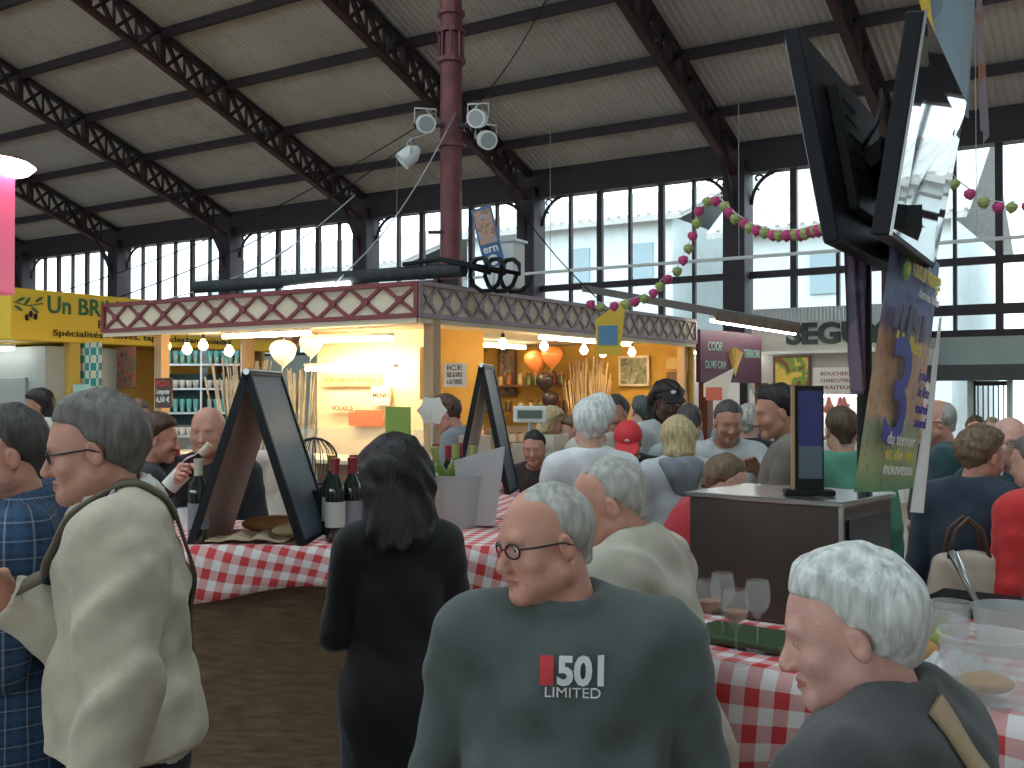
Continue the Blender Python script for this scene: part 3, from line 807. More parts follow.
for s0 in (SMIN, SMAX):
    c = [hall(s0, 0, 0), hall(s0, 35, 0), hall(s0, 35, ZE), hall(s0, Q2, roofz(QR)), hall(s0, QR, roofz(QR)), hall(s0, 0, ZE)]
    wg = MB(); wg.prism(c, ALONG * .2); struct(wg.build('unseen_wall_left' if s0 > 0 else 'unseen_wall_right', mat=mat('unseen_wall_plaster', (.45, .45, .42), .9)))  # solid end walls out of view, added to cut the daylight coming in
wf = MB(); wf.bar(hall(SMIN, 35, 1.4), hall(SMAX, 35, 1.4), .2, 2.8); struct(wf.build('unseen_wall_front', mat=MATS['unseen_wall_plaster']))  # low unseen wall behind the viewer, added to hold back sky light
struct(w.build('wall_back', mat=mat('pale_green_wall', (.42, .50, .47), .8, noise=.08, nscale=1.5)))
# dark lintel canopy over the doorways on the right
m = MB(); m.bar(hall(-12, .32, 2.18), hall(-3.2, .32, 2.18), .5, .26); struct(m.build('trim_20', mat=mat('dark_green_lintel', (.05, .07, .07), .6)))
m = MB()
d = empty('door_1', hall(-4.45, .05, 0), None, None); struct(d)
m = MB()
for s_ in (-4.17, -4.74): m.bar(hall(s_, 0, 0), hall(s_, 0, 2.07), .08, .08, up=ACROSS)
m.bar(hall(-4.17, 0, 2.0), hall(-4.74, 0, 2.0), .08, .08); m.build('door_frame', d, M_['iron'])
m = MB()
for k in range(6): m.bar(hall(-4.25 - k * .08, 0, .1), hall(-4.25 - k * .08, 0, 2.0), .02, .03, up=ACROSS)
for z in (.15, 1.0): m.bar(hall(-4.2, 0, z), hall(-4.72, 0, z), .04, .05)
m.build('door_grille', d, M_['iron'])
# windows bay by bay
def scroll(m, c, ax, r, sgn, mtl):
    pts = []
    for i in range(22):
        a = i / 21 * 4.2; rr = r * (1 - i / 26)
        pts.append(c + ax * (sgn * math.cos(a) * rr) + Vector((0, 0, math.sin(a) * rr)))
    m.tube(pts, .022, n=5, m=mtl)
M_['pane'] = mat('window_glass', (.9, .96, .97), .02, trans=1.0, spec=.5)
M_['pane'].node_tree.nodes['Principled BSDF'].inputs['IOR'].default_value = 1.0
for i in range(len(PIL) - 1):
    a, b = PIL[i] + .24, PIL[i + 1] - .24
    wn = struct(empty('window_%d' % (i + 1), hall((a + b) / 2, 0, 2.8), None, None)); wn['kind'] = 'structure'
    n = max(3, round((b - a) / .72)); m = MB(); lowz = 2.8
    for k in range(1, n):
        s_ = a + (b - a) * k / n; wd = .12 if k % 2 == 0 else .06
        m.bar(hall(s_, 0, lowz), hall(s_, 0, 6.15), wd, .10, up=ACROSS)
    m.build('mullion', wn, M_['iron'])
    m = MB(); zt = 6.10
    # arched head corners with openwork scrolls
    for (e, sg) in ((a, 1), (b, -1)):
        Rr = .62; arc = []
        for k in range(11):
            t = k / 10 * math.pi / 2; arc.append(hall(e + sg * Rr * (1 - math.cos(t)) , .0, zt - Rr + Rr * math.sin(t)))
        m.tube(arc, .035, n=6)
        ax = ALONG * sg
        scroll(m, hall(e + sg * .13, 0, zt - .14), ax, .11, 1, None); scroll(m, hall(e + sg * .08, 0, zt - .36), ax, .06, 1, None); scroll(m, hall(e + sg * .36, 0, zt - .08), ax, .06, 1, None)
    m.build('scroll_bracket', wn, M_['iron'], smooth=True)
    m = MB(); m.bar(hall(a, .0, 2.84), hall(b, .0, 2.84), .1, .09); m.build('sill_bar', wn, M_['iron'])
    m = MB(); p0 = hall(a, 0, 2.8); p1 = hall(b, 0, 2.8)
    m.add([p0, p1, p1 + Vector((0, 0, 3.3)), p0 + Vector((0, 0, 3.3))], [(0, 1, 2, 3)]); m.build('pane', wn, M_['pane'])

# ---------------------------------------------------------------- outside: pale houses beyond the windows
M_['render_white'] = mat('pale_render', (.62, .66, .66), .9, noise=.06, nscale=2)
M_['roof_tile'] = mat('grey_pink_roof_tiles', (.46, .44, .42), .9, noise=.2, nscale=6, stretch=(1, 1, 5))
M_['shutter'] = mat('blue_grey_shutter', (.30, .38, .42), .7)
def house(s0, s1, q0, q1, h, ridge, label, ac=False):
    root = empty('house', hall((s0 + s1) / 2, q0, 0), label, 'house')
    m = MB(); base = [hall(s0, q0, 0), hall(s1, q0, 0), hall(s1, q1, 0), hall(s0, q1, 0)]; m.prism(base, (0, 0, h)); m.build('wall', root, M_['render_white'])
    o = .5; qm = (q0 + q1) / 2; m = MB()
    A, B, C_, D = hall(s0 - o, q0 + o, h - .15), hall(s1 + o, q0 + o, h - .15), hall(s1 + o, qm, ridge), hall(s0 - o, qm, ridge)
    m.prism([A, B, C_, D], (0, 0, .2)); m.prism([D, C_, hall(s1 + o, q1 - o, h - .15), hall(s0 - o, q1 - o, h - .15)], (0, 0, .2))
    n = int((s1 - s0) / .35)
    for k in range(n):
        s_ = s0 - o + (s1 - s0 + 2 * o) * k / n
        m.cyl(hall(s_, q0 + o, h + .06), hall(s_, qm, ridge + .2), .09, .09, 6)
    m.build('roof', root, M_['roof_tile'])
    k = s0 + 1.2
    while k < s1 - 1:
        for z in (h - 2.1, h - 4.9):
            if z < .5: continue
            m = MB(); m.box(hall(k, q0 + .03, z + .6), (.9, .1, 1.3), rot=math.atan2(UY, UX)); m.build('window', root, M_['shutter'])
        k += 2.6
    if ac:
        for j in (0, 1):
            u = MB(); u.box(hall(s0 + ac + 1.15 * j, q0 + .3, 5.0), (.85, .4, .75), rot=math.atan2(UY, UX)); uo = u.build('air_conditioner', root, M_['white_paint'], bevel=.02)
            u = MB(); c = hall(s0 + ac + 1.15 * j + .1, q0 + .52, 5.0); u.cyl(c, c + ACROSS * -.03, .28, .28, 20); u.build('fan_grille', uo, M_['shutter'])
house(-15, -4.6, -13, -23, 6.6, 8.6, 'white house with tiled eaves and wall air conditioners, outside on the right', ac=3.1)
house(-1.5, 5.6, -14, -24, 7.2, 10.6, 'pale house with a broad tiled roof beyond the middle windows')
house(8, 17, -15, -25, 8.2, 10.0, 'long pale house outside, left of the tall column')
house(19, 30, -13, -23, 7.0, 9.0, 'pale house outside the far left windows')
m = MB(); m.box(hall(5, -24, -.1), (90, 46, .1), rot=math.atan2(UY, UX)); struct(m.build('ground', mat=mat('street_paving', (.35, .35, .34), .9)))
# ---------------------------------------------------------------- tall red column with spotlights
cx, cy = -.83, 14.0
col = empty('cast_iron_column', (cx, cy, 0), 'tall oxide red cast iron column rising behind the lattice-trimmed stall to the roof', 'column')
m = MB(); m.cyl((cx, cy, 0), (cx, cy, 9.35), .155, .145, 10); m.build('shaft', col, M_['column_red'], smooth='auto')
for z, r in ((.3, .26), (5.2, .19), (6.35, .20), (6.75, .20), (7.0, .19), (9.3, .26)):
    m = MB(); m.cyl((cx, cy, z - .03), (cx, cy, z + .03), r, r, 10); m.build('collar', col, M_['column_red'])
m = MB()
for a in range(0, 360, 45): m.bar(Vector((cx, cy, 6.38)) + Vector((math.cos(R(a)), math.sin(R(a)), 0)) * .165, Vector((cx, cy, 6.72)) + Vector((math.cos(R(a)), math.sin(R(a)), 0)) * .165, .03, .05)
m.build('ribs', col, M_['column_red'])
m = MB(); m.bar((cx - .5, cy - .1, 5.45), (cx + .45, cy - .1, 5.45), .05, .05); m.bar((cx - .3, cy - .1, 4.0), (cx, cy - .1, 4.0), .04, .04); m.build('cross_arm', col, M_['iron'])
M_['lens'] = mat('spot_lens', (.35, .36, .36), .2)
for (px, py, d, lb) in ((425, 123, (.2, -.9, -.25), 'upper left of four, hanging left of the red column'), (409, 155, (-.75, -.2, -.65), 'lowest of four, tipped away left of the red column'), (478, 118, (-.2, -.9, -.2), 'largest, topmost right of the red column'), (486, 139, (.25, -.9, -.3), 'just under the topmost one right of the red column')):
    p = at(px, py, 13.6); r = empty('spotlight', p, 'white round spotlight, ' + lb, 'spotlight', 'spotlights around the red column')
    d = Vector(d).normalized(); m = MB(); m.cyl(p + d * .13, p - d * .05, .125, .12, 20); m.cyl(p - d * .05, p - d * .16, .12, .05, 20); m.build('housing', r, M_['white_paint'], smooth='auto')
    m = MB(); m.cyl(p + d * .125, p + d * .135, .10, .10, 20); m.build('lens', r, M_['lens'])
    s = d.cross(Vector((0, 0, 1))).normalized(); m = MB()
    m.tube([p + s * .14, p + s * .14 + Vector((0, 0, .2)), p - s * .14 + Vector((0, 0, .2)), p - s * .14], .012, n=6); m.tube([p + Vector((0, 0, .2)), Vector((p.x * .5 + cx * .5, cy - .1, 5.45 if p.z > 5.3 else p.z + .4))], .01, n=6)
    m.build('bracket', r, M_['white_paint'], smooth=True)
for (a, b, lb) in (((-1.0, 13.9, 5.6), (-6.6, 15.0, 3.3), 'thin dark cable from the red column down to the yellow sign'), ((-1.0, 13.9, 5.5), (-4.8, 12.6, 3.0), 'thin dark cable from the red column to the left end of the lattice fascia'),
                   ((-.75, 13.8, 5.6), (-2.0, 11.2, 2.95), 'thin white cable running down the front of the red column'), ((-.7, 14, 5.6), (1.4, 14.4, 2.96), 'thin dark cable from the red column down right to the stall roof'),
                   ((-.7, 14, 5.5), (.9, 9.6 + 6, 8.6), 'thin cable rising right from the red column to the roof'), ((-2.2, 14.4, 4.6), (-4.4, 13.0, 3.0), 'thin pale cable low on the left of the spotlights')):
    m = MB(); a, b = Vector(a), Vector(b); pts = [a.lerp(b, t / 8) - Vector((0, 0, .25 * math.sin(math.pi * t / 8))) for t in range(9)]
    m.tube(pts, .009, n=5); tag(m.build('cable', mat=M_['galv'] if 'white' in lb or 'pale' in lb else M_['black'], smooth=True), lb, 'cable', 'cables around the red column')

# ---------------------------------------------------------------- main stall with the cream and red lattice fascia
C0 = Vector((-.94, 10.3, 0)); LE = Vector((-5.1, 12.9, 0)); RE = Vector((2.76, 15.6, 0)); BK = LE + RE - C0
DA = (LE - C0).normalized(); DB = (RE - C0).normalized(); LA = (LE - C0).length; LB = (RE - C0).length
Z = Vector((0, 0, 1))
def K(t, w, z): return C0 + DA * t + DB * w + Z * z     # t towards the left end, w towards the right rear
M_['ochre'] = mat('ochre_wall', (.62, .36, .07), .8, noise=.10, nscale=2)
M_['cream'] = mat('cream_panel', (.72, .62, .46), .7)
M_['soffit'] = mat('pale_soffit', (.62, .56, .46), .8)
M_['fascia_red'] = mat('fascia_red', (.21, .035, .04), .5)
M_['fascia_grey'] = mat('fascia_mauve_trim', (.30, .22, .24), .5)
M_['wood'] = mat('pale_wood', (.50, .33, .18), .6, noise=.2, nscale=5, stretch=(1, 1, .15))
M_['dwood'] = mat('dark_wood', (.16, .08, .04), .6, noise=.25, nscale=6, stretch=(1, 1, .15))
M_['paper'] = mat('white_paper', (.78, .76, .72), .8)
kiosk = empty('market_stall', C0, 'open ochre market stall with cream and red lattice fascia in the centre', 'stall')
m = MB(); m.prism([K(.02, .02, 2.60), K(LA - .02, .02, 2.60), K(LA - .02, LB - .02, 2.60), K(.02, LB - .02, 2.60)], (0, 0, .06)); m.build('soffit', kiosk, M_['soffit'])
m = MB(); m.prism([K(.06, .06, 2.67), K(LA - .06, .06, 2.67), K(LA - .06, LB - .06, 2.67), K(.06, LB - .06, 2.67)], (0, 0, .19)); m.build('roof', kiosk, mat('grey_roof_felt', (.25, .25, .25), .9))
def fascia(p0, p1, out, n, z0, z1, bot, trim, name):
    d = (p1 - p0).normalized(); L = (p1 - p0).length
    b = MB(); b.prism([p0 + Z * z0 - out * 0, p1 + Z * z0, p1 + Z * z0 - out * .05, p0 + Z * z0 - out * .05], (0, 0, z1 - z0)); bo = b.build(name, kiosk, M_['cream'])
    m = MB(); w = .035
    for z in (z0 + .02, z1 - .02): m.bar(p0 + Z * z + out * .02, p1 + Z * z + out * .02, .05, .045)
    step = L / n
    for k in range(n):
        a = p0 + d * step * k + out * .015; c = a + d * step
        m.bar(a + Z * (z0 + .03), c + Z * (z1 - .03), w, .02, up=out); m.bar(a + Z * (z1 - .03), c + Z * (z0 + .03), w, .02, up=out)
        m.cyl(a.lerp(c, .5) + Z * ((z0 + z1) / 2), a.lerp(c, .5) + Z * ((z0 + z1) / 2) + out * .02, .045, .045, 12)
    m.bar(p0 + Z * z0 + out * .02, p0 + Z * z1 + out * .02, .05, .05, up=out); m.bar(p1 + Z * z0 + out * .02, p1 + Z * z1 + out * .02, .05, .05, up=out)
    m.build('lattice_trim', bo, trim)
    if bot: m = MB(); m.bar(p0 + Z * (z0 - .03), p1 + Z * (z0 - .03), .06, .05); m.build('edge_strip', bo, M_['cream'])
outA = Vector((-DB.x, -DB.y, 0)); outA = (DA.cross(Z)); outA = outA if outA.y < 0 else -outA
outB = DB.cross(Z); outB = outB if outB.x > 0 else -outB
fascia(C0, LE, outA, 11, 2.58, 2.94, 1, M_['fascia_red'], 'left_fascia')
fascia(C0, RE, outB, 22, 2.58, 2.94, 1, M_['fascia_grey'], 'right_fascia')
M_['fascia_grey2'] = 0
# posts
for t, w, lbl in ((.03, .26, 'front'), (LA - .75, .25, 'l'), (LA - .1, 2.2, 'x'), (.12, LB - .15, 'r')):
    m = MB(); p = K(t, w, 0); m.box(p + Z * 1.3, (.13, .13, 2.6), rot=math.atan2(DA.y, DA.x)); m.build('post', kiosk, M_['wood'], bevel=.008)
# walls
def wall(parent, a, b, z0, z1, th, mt, name='wall'):
    m = MB(); d = (b - a).normalized(); n = d.cross(Z) * th
    m.prism([a + Z * z0, b + Z * z0, b + Z * z0 + n, a + Z * z0 + n], (0, 0, z1 - z0)); return m.build(name, parent, mt)
wall(kiosk, K(-.0, LB - .05, 0), K(LA - .2, LB - .05, 0), 0, 2.6, .06, M_['ochre'], 'rear_wall')
wall(kiosk, K(1.2, 1.8, 0), K(3.1, 1.8, 0), 0, 2.6, .06, mat('pale_cream_wall', (.75, .62, .40), .7), 'inner_wall')
wall(kiosk, K(1.2, 1.8, 0), K(1.2, 2.7, 0), 0, 2.6, .06, M_['ochre'], 'inner_wall')
wall(kiosk, K(.75, 1.2, 0), K(.95, 1.2, 0), 1.75, 2.35, .05, mat('yellow_board', (.66, .40, .12), .7), 'hanging_board')
# counters of the stall
for (a, b, c, lbl) in ((K(.25, .35, 0), K(LA - .6, .35, 0), .75, 'left'), (K(.35, .4, 0), K(.35, LB - .5, 0), .75, 'right')):
    d = (b - a).normalized(); n = DB if lbl == 'left' else DA
    ct = empty('stall_counter', a, 'long counter under the %s side of the lattice fascia' % ('left' if lbl == 'left' else 'right'), 'counter')
    m = MB(); m.prism([a, b, b + n * c, a + n * c], (0, 0, 1.04)); m.build('base', ct, M_['dwood'])
    m = MB(); e = Z * 1.04; m.prism([a - n * .05 + e, b - n * .05 + e, b + n * (c + .03) + e, a + n * (c + .03) + e], (0, 0, .05)); m.build('top', ct, M_['cream'], bevel=.01)
    m = MB(); e = Z * 1.09; m.prism([a + e + n * .02, b + e + n * .02, b + n * .04 + e, a + n * .04 + e], (0, 0, .34)); m.build('glass_screen', ct, mat('case_glass', (.85, .9, .9), .03, alpha=.12))
# shelving with jars on the ochre rear wall
def px_on_kw(px, w):       # t on the line w=const that a column px crosses
    r = (px - 512) / F; o = C0 + DB * w
    return (r * o.y - o.x) / (DA.x - r * DA.y)
def onrear(px, py, off=.0, w=None):
    w = (LB - .10 if w is None else w) - off; t = px_on_kw(px, w); p = C0 + DA * t + DB * w; return Vector((p.x, p.y, CAMZ - (py - HOR) / F * p.y))
FA = facing(outA)
def panel(name, c, wd, ht, th, mt, label, cat, rotm=None, group=None, frame=None, parent=None, bevel=0):
    rotm = rotm or FA; m = MB()
    m.box(c, (wd, ht, th), rot=rotm)
    o = m.build(name, parent, mt, bevel=bevel)
    if label: tag(o, label, cat, group)
    return o
def picture(c, wd, ht, rotm, frame_m, art_m, label, cat='picture', name='framed_picture'):
    r = empty(name, c, label, cat)
    m = MB(); b = .035
    for sx in (-1, 1): m.box(c + rotm @ Vector((sx * (wd / 2 - b / 2), 0, 0)), (b, ht, .04), rot=rotm); m.box(c + rotm @ Vector((0, sx * (ht / 2 - b / 2), 0)), (wd, b, .04), rot=rotm)
    m.build('frame', r, frame_m)
    m = MB(); m.box(c - rotm @ Vector((0, 0, .005)), (wd - b, ht - b, .02), rot=rotm); m.build('artwork', r, art_m)
    return r
def artmat(name, cols, sc=4.0, dist=1.5):
    def fn(nt, b):
        tc = N(nt, 'TexCoord'); n = N(nt, 'TexNoise'); n.inputs['Scale'].default_value = sc; n.inputs['Detail'].default_value = 3; n.inputs['Distortion'].default_value = dist
        nt.links.new(tc.outputs['Object'], n.inputs['Vector']); r = N(nt, 'ValToRGB'); r.color_ramp.interpolation = 'CONSTANT'
        while len(r.color_ramp.elements) < len(cols): r.color_ramp.elements.new(.5)
        for i, c in enumerate(cols): r.color_ramp.elements[i].position = .28 + .45 * i / len(cols) if i else 0; r.color_ramp.elements[i].color = (*c, 1)
        nt.links.new(n.outputs[0], r.inputs[0]); nt.links.new(r.outputs[0], b.inputs['Base Color'])
    return nodes_mat(name, fn, .5)
picture(onrear(634, 371, .04), .52, .47, FA, M_['cream'], artmat('landscape_art', [(.08, .1, .08), (.2, .22, .14), (.3, .28, .2), (.45, .45, .4)], 6), 'landscape picture in a pale frame on the ochre wall behind the capped man')
picture(onrear(507, 368, .04), .36, .95, FA, M_['dwood'], artmat('portrait_art', [(.10, .07, .06), (.3, .2, .13), (.55, .4, .3)], 5), 'tall narrow dark-framed picture above the jar shelves')
picture(onrear(480, 343, .04), .24, .32, FA, M_['wood'], M_['paper'], 'small pale framed notice left of the tall dark picture')
o_ = panel('notice_board', onrear(677, 383, .03), .34, .34, .02, M_['dwood'], 'dark notice above the black cap on the ochre wall', 'notice')
o_ = panel('wall_lettering_board', onrear(677, 363, .03), .34, .18, .012, mat('faded_yellow', (.60, .42, .16), .8), 'faded yellow lettered notice above the dark notice', 'notice')
sh = empty('wall_shelf', onrear(520, 470, .2), 'dark wooden wall shelves of jars on the ochre wall', 'shelf')
rs = random.Random(4)
jm = [mat('jar_%d' % i, c, .3) for i, c in enumerate([(.35, .12, .05), (.5, .35, .15), (.12, .07, .04), (.55, .5, .42), (.3, .05, .05), (.16, .2, .08)])]
for row_, py in enumerate((386, 412, 443)):
    a, b = onrear(468, py, .28), onrear(574, py, .28); a.z = b.z = (a.z + b.z) / 2
    m = MB(); m.bar(a, b, .28, .03); m.build('board', sh, M_['dwood'])
    k = 0.12; L = (b - a).length; cnt = 0
    while k < L - .1:
        q = a.lerp(b, k / L); q.z += .015; h = rs.uniform(.14, .22)
        cnt += 1; j = empty('preserve_jar', q, 'preserve jar, %s from the right on the %s dark wall shelf' % (ORD[cnt - 1], ('top', 'middle', 'lowest')[row_]), 'jar', 'jars on the ochre wall shelves')
        m = MB(); m.lathe([(.0, 0), (.05, 0), (.055, .02), (.055, h * .75), (.04, h * .82), (.04, h * .86)], q, 12); m.build('glass_body', j, rs.choice(jm), smooth=True)
        m = MB(); m.cyl(q + Z * h * .86, q + Z * h, .045, .045, 12); m.build('lid', j, rs.choice(jm))
        k += rs.uniform(.13, .24)
M_['balloon_o'] = mat('orange_balloon', (.75, .26, .08), .25); M_['balloon_w'] = mat('white_balloon', (.85, .80, .72), .25); M_['balloon_d'] = mat('dark_balloon', (.05, .035, .04), .25)
def balloon(p, r, mt, label, g):
    e = empty('balloon', p, label, 'balloon', g)
    m = MB(); m.lathe([(.0, -1.12 * r), (.02, -1.1 * r), (.012, -1.02 * r), (.3 * r, -.85 * r), (.68 * r, -.5 * r), (.93 * r, -.05 * r), (1.0 * r, .3 * r), (.9 * r, .62 * r), (.62 * r, .86 * r), (.3 * r, .97 * r), (0, r)], p, 20); m.build('skin', e, mt, smooth=True)
    m = MB(); m.tube([p - Z * 1.1 * r, p - Z * 1.3 * r + DA * .02, p - Z * 1.7 * r], .004, n=5); m.build('string', e, M_['paper'])
g = 'balloons above the jar shelves'
for (px, py, r, mt, lb) in ((536, 362, .19, 'balloon_o', 'left orange balloon above the jar shelves'), (552, 357, .17, 'balloon_o', 'right orange balloon above the jar shelves'), (545, 382, .15, 'balloon_d', 'dark balloon under the orange ones'), (550, 400, .14, 'balloon_d', 'lowest dark balloon beside the jar shelves')):
    balloon(onrear(px, py, .75), r, M_[mt], lb, g)
for (px, py, Y, r, mt, lb) in ((283, 353, 12.6, .165, 'balloon_w', 'large white balloon under the left lattice fascia, lower one'), (293, 340, 12.8, .13, 'balloon_d', 'dark balloon between two white ones under the fascia'), (311, 345, 12.7, .15, 'balloon_w', 'white balloon under the left lattice fascia, right one')):
    balloon(at(px, py, Y), r, M_[mt], lb, 'balloons under the left fascia')
# reed bundles
def reeds(c, w, h, spread, n, label, mt):
    m = MB(); rr = random.Random(int(c.x * 100))
    for i in range(n):
        a = rr.uniform(-1, 1); b = rr.uniform(-.12, .12); p = c + DA * (-a * w * .35) + DB * b; q = c + DA * (-(a + rr.uniform(-.25, .25)) * spread) + DB * b + Z * h * rr.uniform(.8, 1)
        m.tube([p, p.lerp(q, .5) + DA * rr.uniform(-.03, .03), q], rr.uniform(.008, .016), n=5)
    o = m.build('reed_bundle', mat=mt, smooth=True); tag(o, label, 'reeds', kind='stuff')
M_['reed'] = mat('dried_reed', (.42, .30, .17), .8, noise=.3, nscale=3); M_['preed'] = mat('pale_reed', (.6, .55, .45), .8, noise=.3, nscale=3)
reeds(onrear(588, 500, .5), .35, 2.25, .42, 70, 'tall bundle of dried reeds standing against the ochre wall', M_['reed'])
p = at(302, 430, 14.2); p.z = .0; reeds(p, .3, 2.2, .42, 60, 'pale reed bundle standing beside the bright cream wall', M_['preed'])
p = at(245, 430, 14.6); p.z = .0; reeds(p, .35, 2.35, .6, 60, 'pale fanned reed bundle standing right of the glassware shelves', M_['preed'])
# lamps
M_['bulb'] = mat('warm_bulb', (1, .9, .7), .3, emit=(1.0, .72, .38), es=22)
M_['tube'] = mat('fluorescent_tube', (1, 1, .95), .3, emit=(1.0, .78, .46), es=24)
M_['tubew'] = mat('white_fluorescent_tube', (1, 1, 1), .3, emit=(.95, 1, .97), es=6)
def bulb(p, top, label, g, r=.05):
    e = empty('hanging_bulb', p, label, 'lamp', g)
    m = MB(); m.lathe([(.0, -1.15 * r), (.55 * r, -r * .95), (r, -.25 * r), (r * .9, .3 * r), (.5 * r, .9 * r), (.35 * r, 1.3 * r)], p, 16); m.build('bulb', e, M_['bulb'], smooth=True)
    m = MB(); m.cyl(p + Z * 1.2 * r, p + Z * 2.3 * r, .4 * r, .4 * r, 10); m.build('socket', e, M_['black'])
    m = MB(); m.cyl(p + Z * 2.2 * r, Vector((p.x, p.y, top)), .004, .004, 6); m.build('flex', e, M_['black'])
nm = ['first', 'second', 'third', 'fourth', 'fifth']
for i, (px, py, Y) in enumerate(((503, 344, 12.3), (544, 346, 13.2), (584, 350, 14.0), (603, 353, 14.9), (632, 352, 14.9))):
    bulb(at(px, py, Y), 2.6, 'glowing bulb under the right fascia, %s from the corner post' % nm[i], 'bulbs under the right fascia', .055)
for i, (px, py, Y) in enumerate(((166, 346, 12.9), (187, 349, 13.0), (203, 345, 13.3), (229, 351, 13.0))):
    bulb(at(px, py, Y), 2.6, 'glowing bulb under the left fascia, %s from the left end' % nm[i], 'bulbs under the left fascia', .06)
def tubelamp(a, b, label, mt, housing=True, up=1):
    a, b = Vector(a), Vector(b); e = empty('fluorescent_lamp', (a + b) / 2, label, 'lamp')
    m = MB(); m.cyl(a, b, .022, .022, 10); m.build('tube', e, mt, smooth=True)
    m = MB(); m.bar(a + Z * .05 * up, b + Z * .05 * up, .09, .04); m.build('housing', e, M_['white_paint'])
tubelamp(K(1.9, .45, 2.5), K(3.3, .45, 2.5), 'fluorescent lamp under the left fascia, left of the balloons', M_['tube'])
tubelamp(K(1.35, 1.2, 2.46), K(2.5, 1.2, 2.46), 'upper fluorescent lamp before the bright cream wall', M_['tube'])
tubelamp(K(1.5, 1.45, 2.1), K(2.95, 1.45, 2.13), 'lower fluorescent lamp before the bright cream wall', M_['tube'])
tubelamp(K(.5, 3.0, 2.53), K(.5, 5.4, 2.53), 'fluorescent lamp under the soffit before the ochre wall', M_['tube'])
tubelamp(K(2.3, 3.2, 2.53), K(2.3, 5.4, 2.53), 'fluorescent lamp deep inside the stall near the ochre wall', M_['tube'])
tubelamp(at(285, 287, 12.0), at(349, 283, 11.4), 'white fluorescent lamp lying on the stall roof behind the lattice', M_['tubew'], up=-1)
# posters and notices on the cream wall
FW = FA
def onin(px, py): 
    w = 1.77; t = px_on_kw(px, w); p = C0 + DA * t + DB * w - DB * .0; return Vector((p.x, p.y, CAMZ - (py - HOR) / F * p.y)) + outA * .0
PO = [(352, 380, .95, .16, (.80, .45, .16), 'orange strip menu banner under the lower lamp', 'FOIE GRAS DE FRANCE'), (345, 408, .42, .10, (.82, .66, .40), 'cream price strip reading VOLAILLE', 'VOLAILLE'),
      (368, 418, .55, .20, (.45, .12, .06), 'red and green produce poster on the bright wall', None), (383, 395, .3, .25, (.8, .7, .5), 'pale menu card high on the bright wall', 'MENU')]
for px, py, wd, ht, c, lb, tx in PO:
    r = empty('wall_poster', onin(px, py), lb, 'poster', 'posters on the bright cream wall'); p = onin(px, py) + outA * .04
    m = MB(); m.box(p, (wd, ht, .012), rot=FW); m.build('sheet', r, mat('poster_' + lb[:12].replace(' ', '_'), c, .7))
    if tx: text('lettering', tx, p + outA * .008 - Z * .03, FW, .085, M_['fascia_red'], r, .002, .001, width=wd * .85)
r = empty('paper_sign', at(455, 375, 11.3), 'white hand lettered paper sign hanging beside the corner post', 'sign'); m = MB(); m.box(at(455, 375, 11.3), (.30, .26, .01), rot=FA); m.build('sheet', r, M_['paper'])
for i, tx in enumerate(('ICE', 'RIZ & VINS', 'à la TIREE')): text('lettering', tx, at(455, 370 + 7 * i, 11.3) + outA * .01, FA, .075, M_['black'], r, .001, width=.20)
r = empty('price_board', at(164, 393, 12.5), 'dark price board with red and white writing hanging on the left post', 'sign'); m = MB(); m.box(at(164, 393, 12.5), (.30, .36, .02), rot=FA); m.build('board', r, mat('brown_board', (.09, .05, .04), .6))
for i, (tx, mt) in enumerate((('PIZZA', 'bulbred'), ('à emporter', 'w'), ('6,50 €', 'w'))): text('lettering', tx, at(164, 386 + 8 * i, 12.5) + outA * .015, FA, .09, mat('sign_red', (.7, .05, .03), .5) if mt == 'bulbred' else M_['paper'], r, .002, .002, width=.24)
# dark rolled awning, cables, meter box, tilted card on the roof
m = MB(); a, b = K(-.15, .55, 3.10), K(3.9, .55, 3.14); m.cyl(a, b, .075, .075, 12); aw = empty('rolled_awning', a, 'long dark rolled awning lying along the stall roof', 'awning'); m.build('roll', aw, mat('dark_green_canvas', (.03, .035, .035), .8, noise=.3, nscale=10), smooth='auto')
m = MB(); m.bar(K(.0, .62, 2.98), K(4.3, .62, 3.0), .06, .08); m.build('rail', aw, M_['iron'])
for t in (.2, 1.6, 3.2): m = MB(); m.bar(K(t, .55, 2.86), K(t, .55, 3.06), .05, .05, up=DA); m.build('bracket', aw, M_['iron'])
for i in range(3):
    m = MB(); c = K(-.35 - .1 * i, .5 + .12 * i, 3.04); pts = [c + DA * (-.16 * math.cos(a / 10 * 6.28)) + Z * (.17 * math.sin(a / 10 * 6.28)) + DB * .02 * a for a in range(11)]
    m.tube([K(.6, .5, 3.2)] + [K(.1, .5, 3.22)] + pts, .025, n=6); tag(m.build('cable_coil', mat=M_['black'], smooth=True), 'black coiled cable at the corner of the stall roof, %s loop' % ('outer', 'middle', 'inner')[i], 'cable', 'coiled cables on the stall roof')
mb = empty('meter_box', at(506, 290, 12.0), 'pale grey metal box on the stall roof right of the red column', 'box'); m = MB(); m.box(at(506, 266, 12.0), (.36, .26, .54), rot=math.atan2(DA.y, DA.x)); m.build('cabinet', mb, M_['white_paint'], bevel=.012)
m = MB(); m.box(at(506, 242, 12.0), (.42, .3, .03), rot=math.atan2(DA.y, DA.x)); m.build('lid', mb, M_['galv']); m = MB(); m.cyl(at(506, 290, 12.0), at(506, 299, 12.0), .04, .04, 8); m.build('foot', mb, M_['galv'])
cr = facing(Vector((-.15, -1, -.1))) @ Matrix.Rotation(R(13), 3, 'Z'); c = at(488, 237, 11.6)
cd_ = empty('hanging_card', c, 'tilted blue event card with a picture, hanging beside the pale roof box', 'sign')
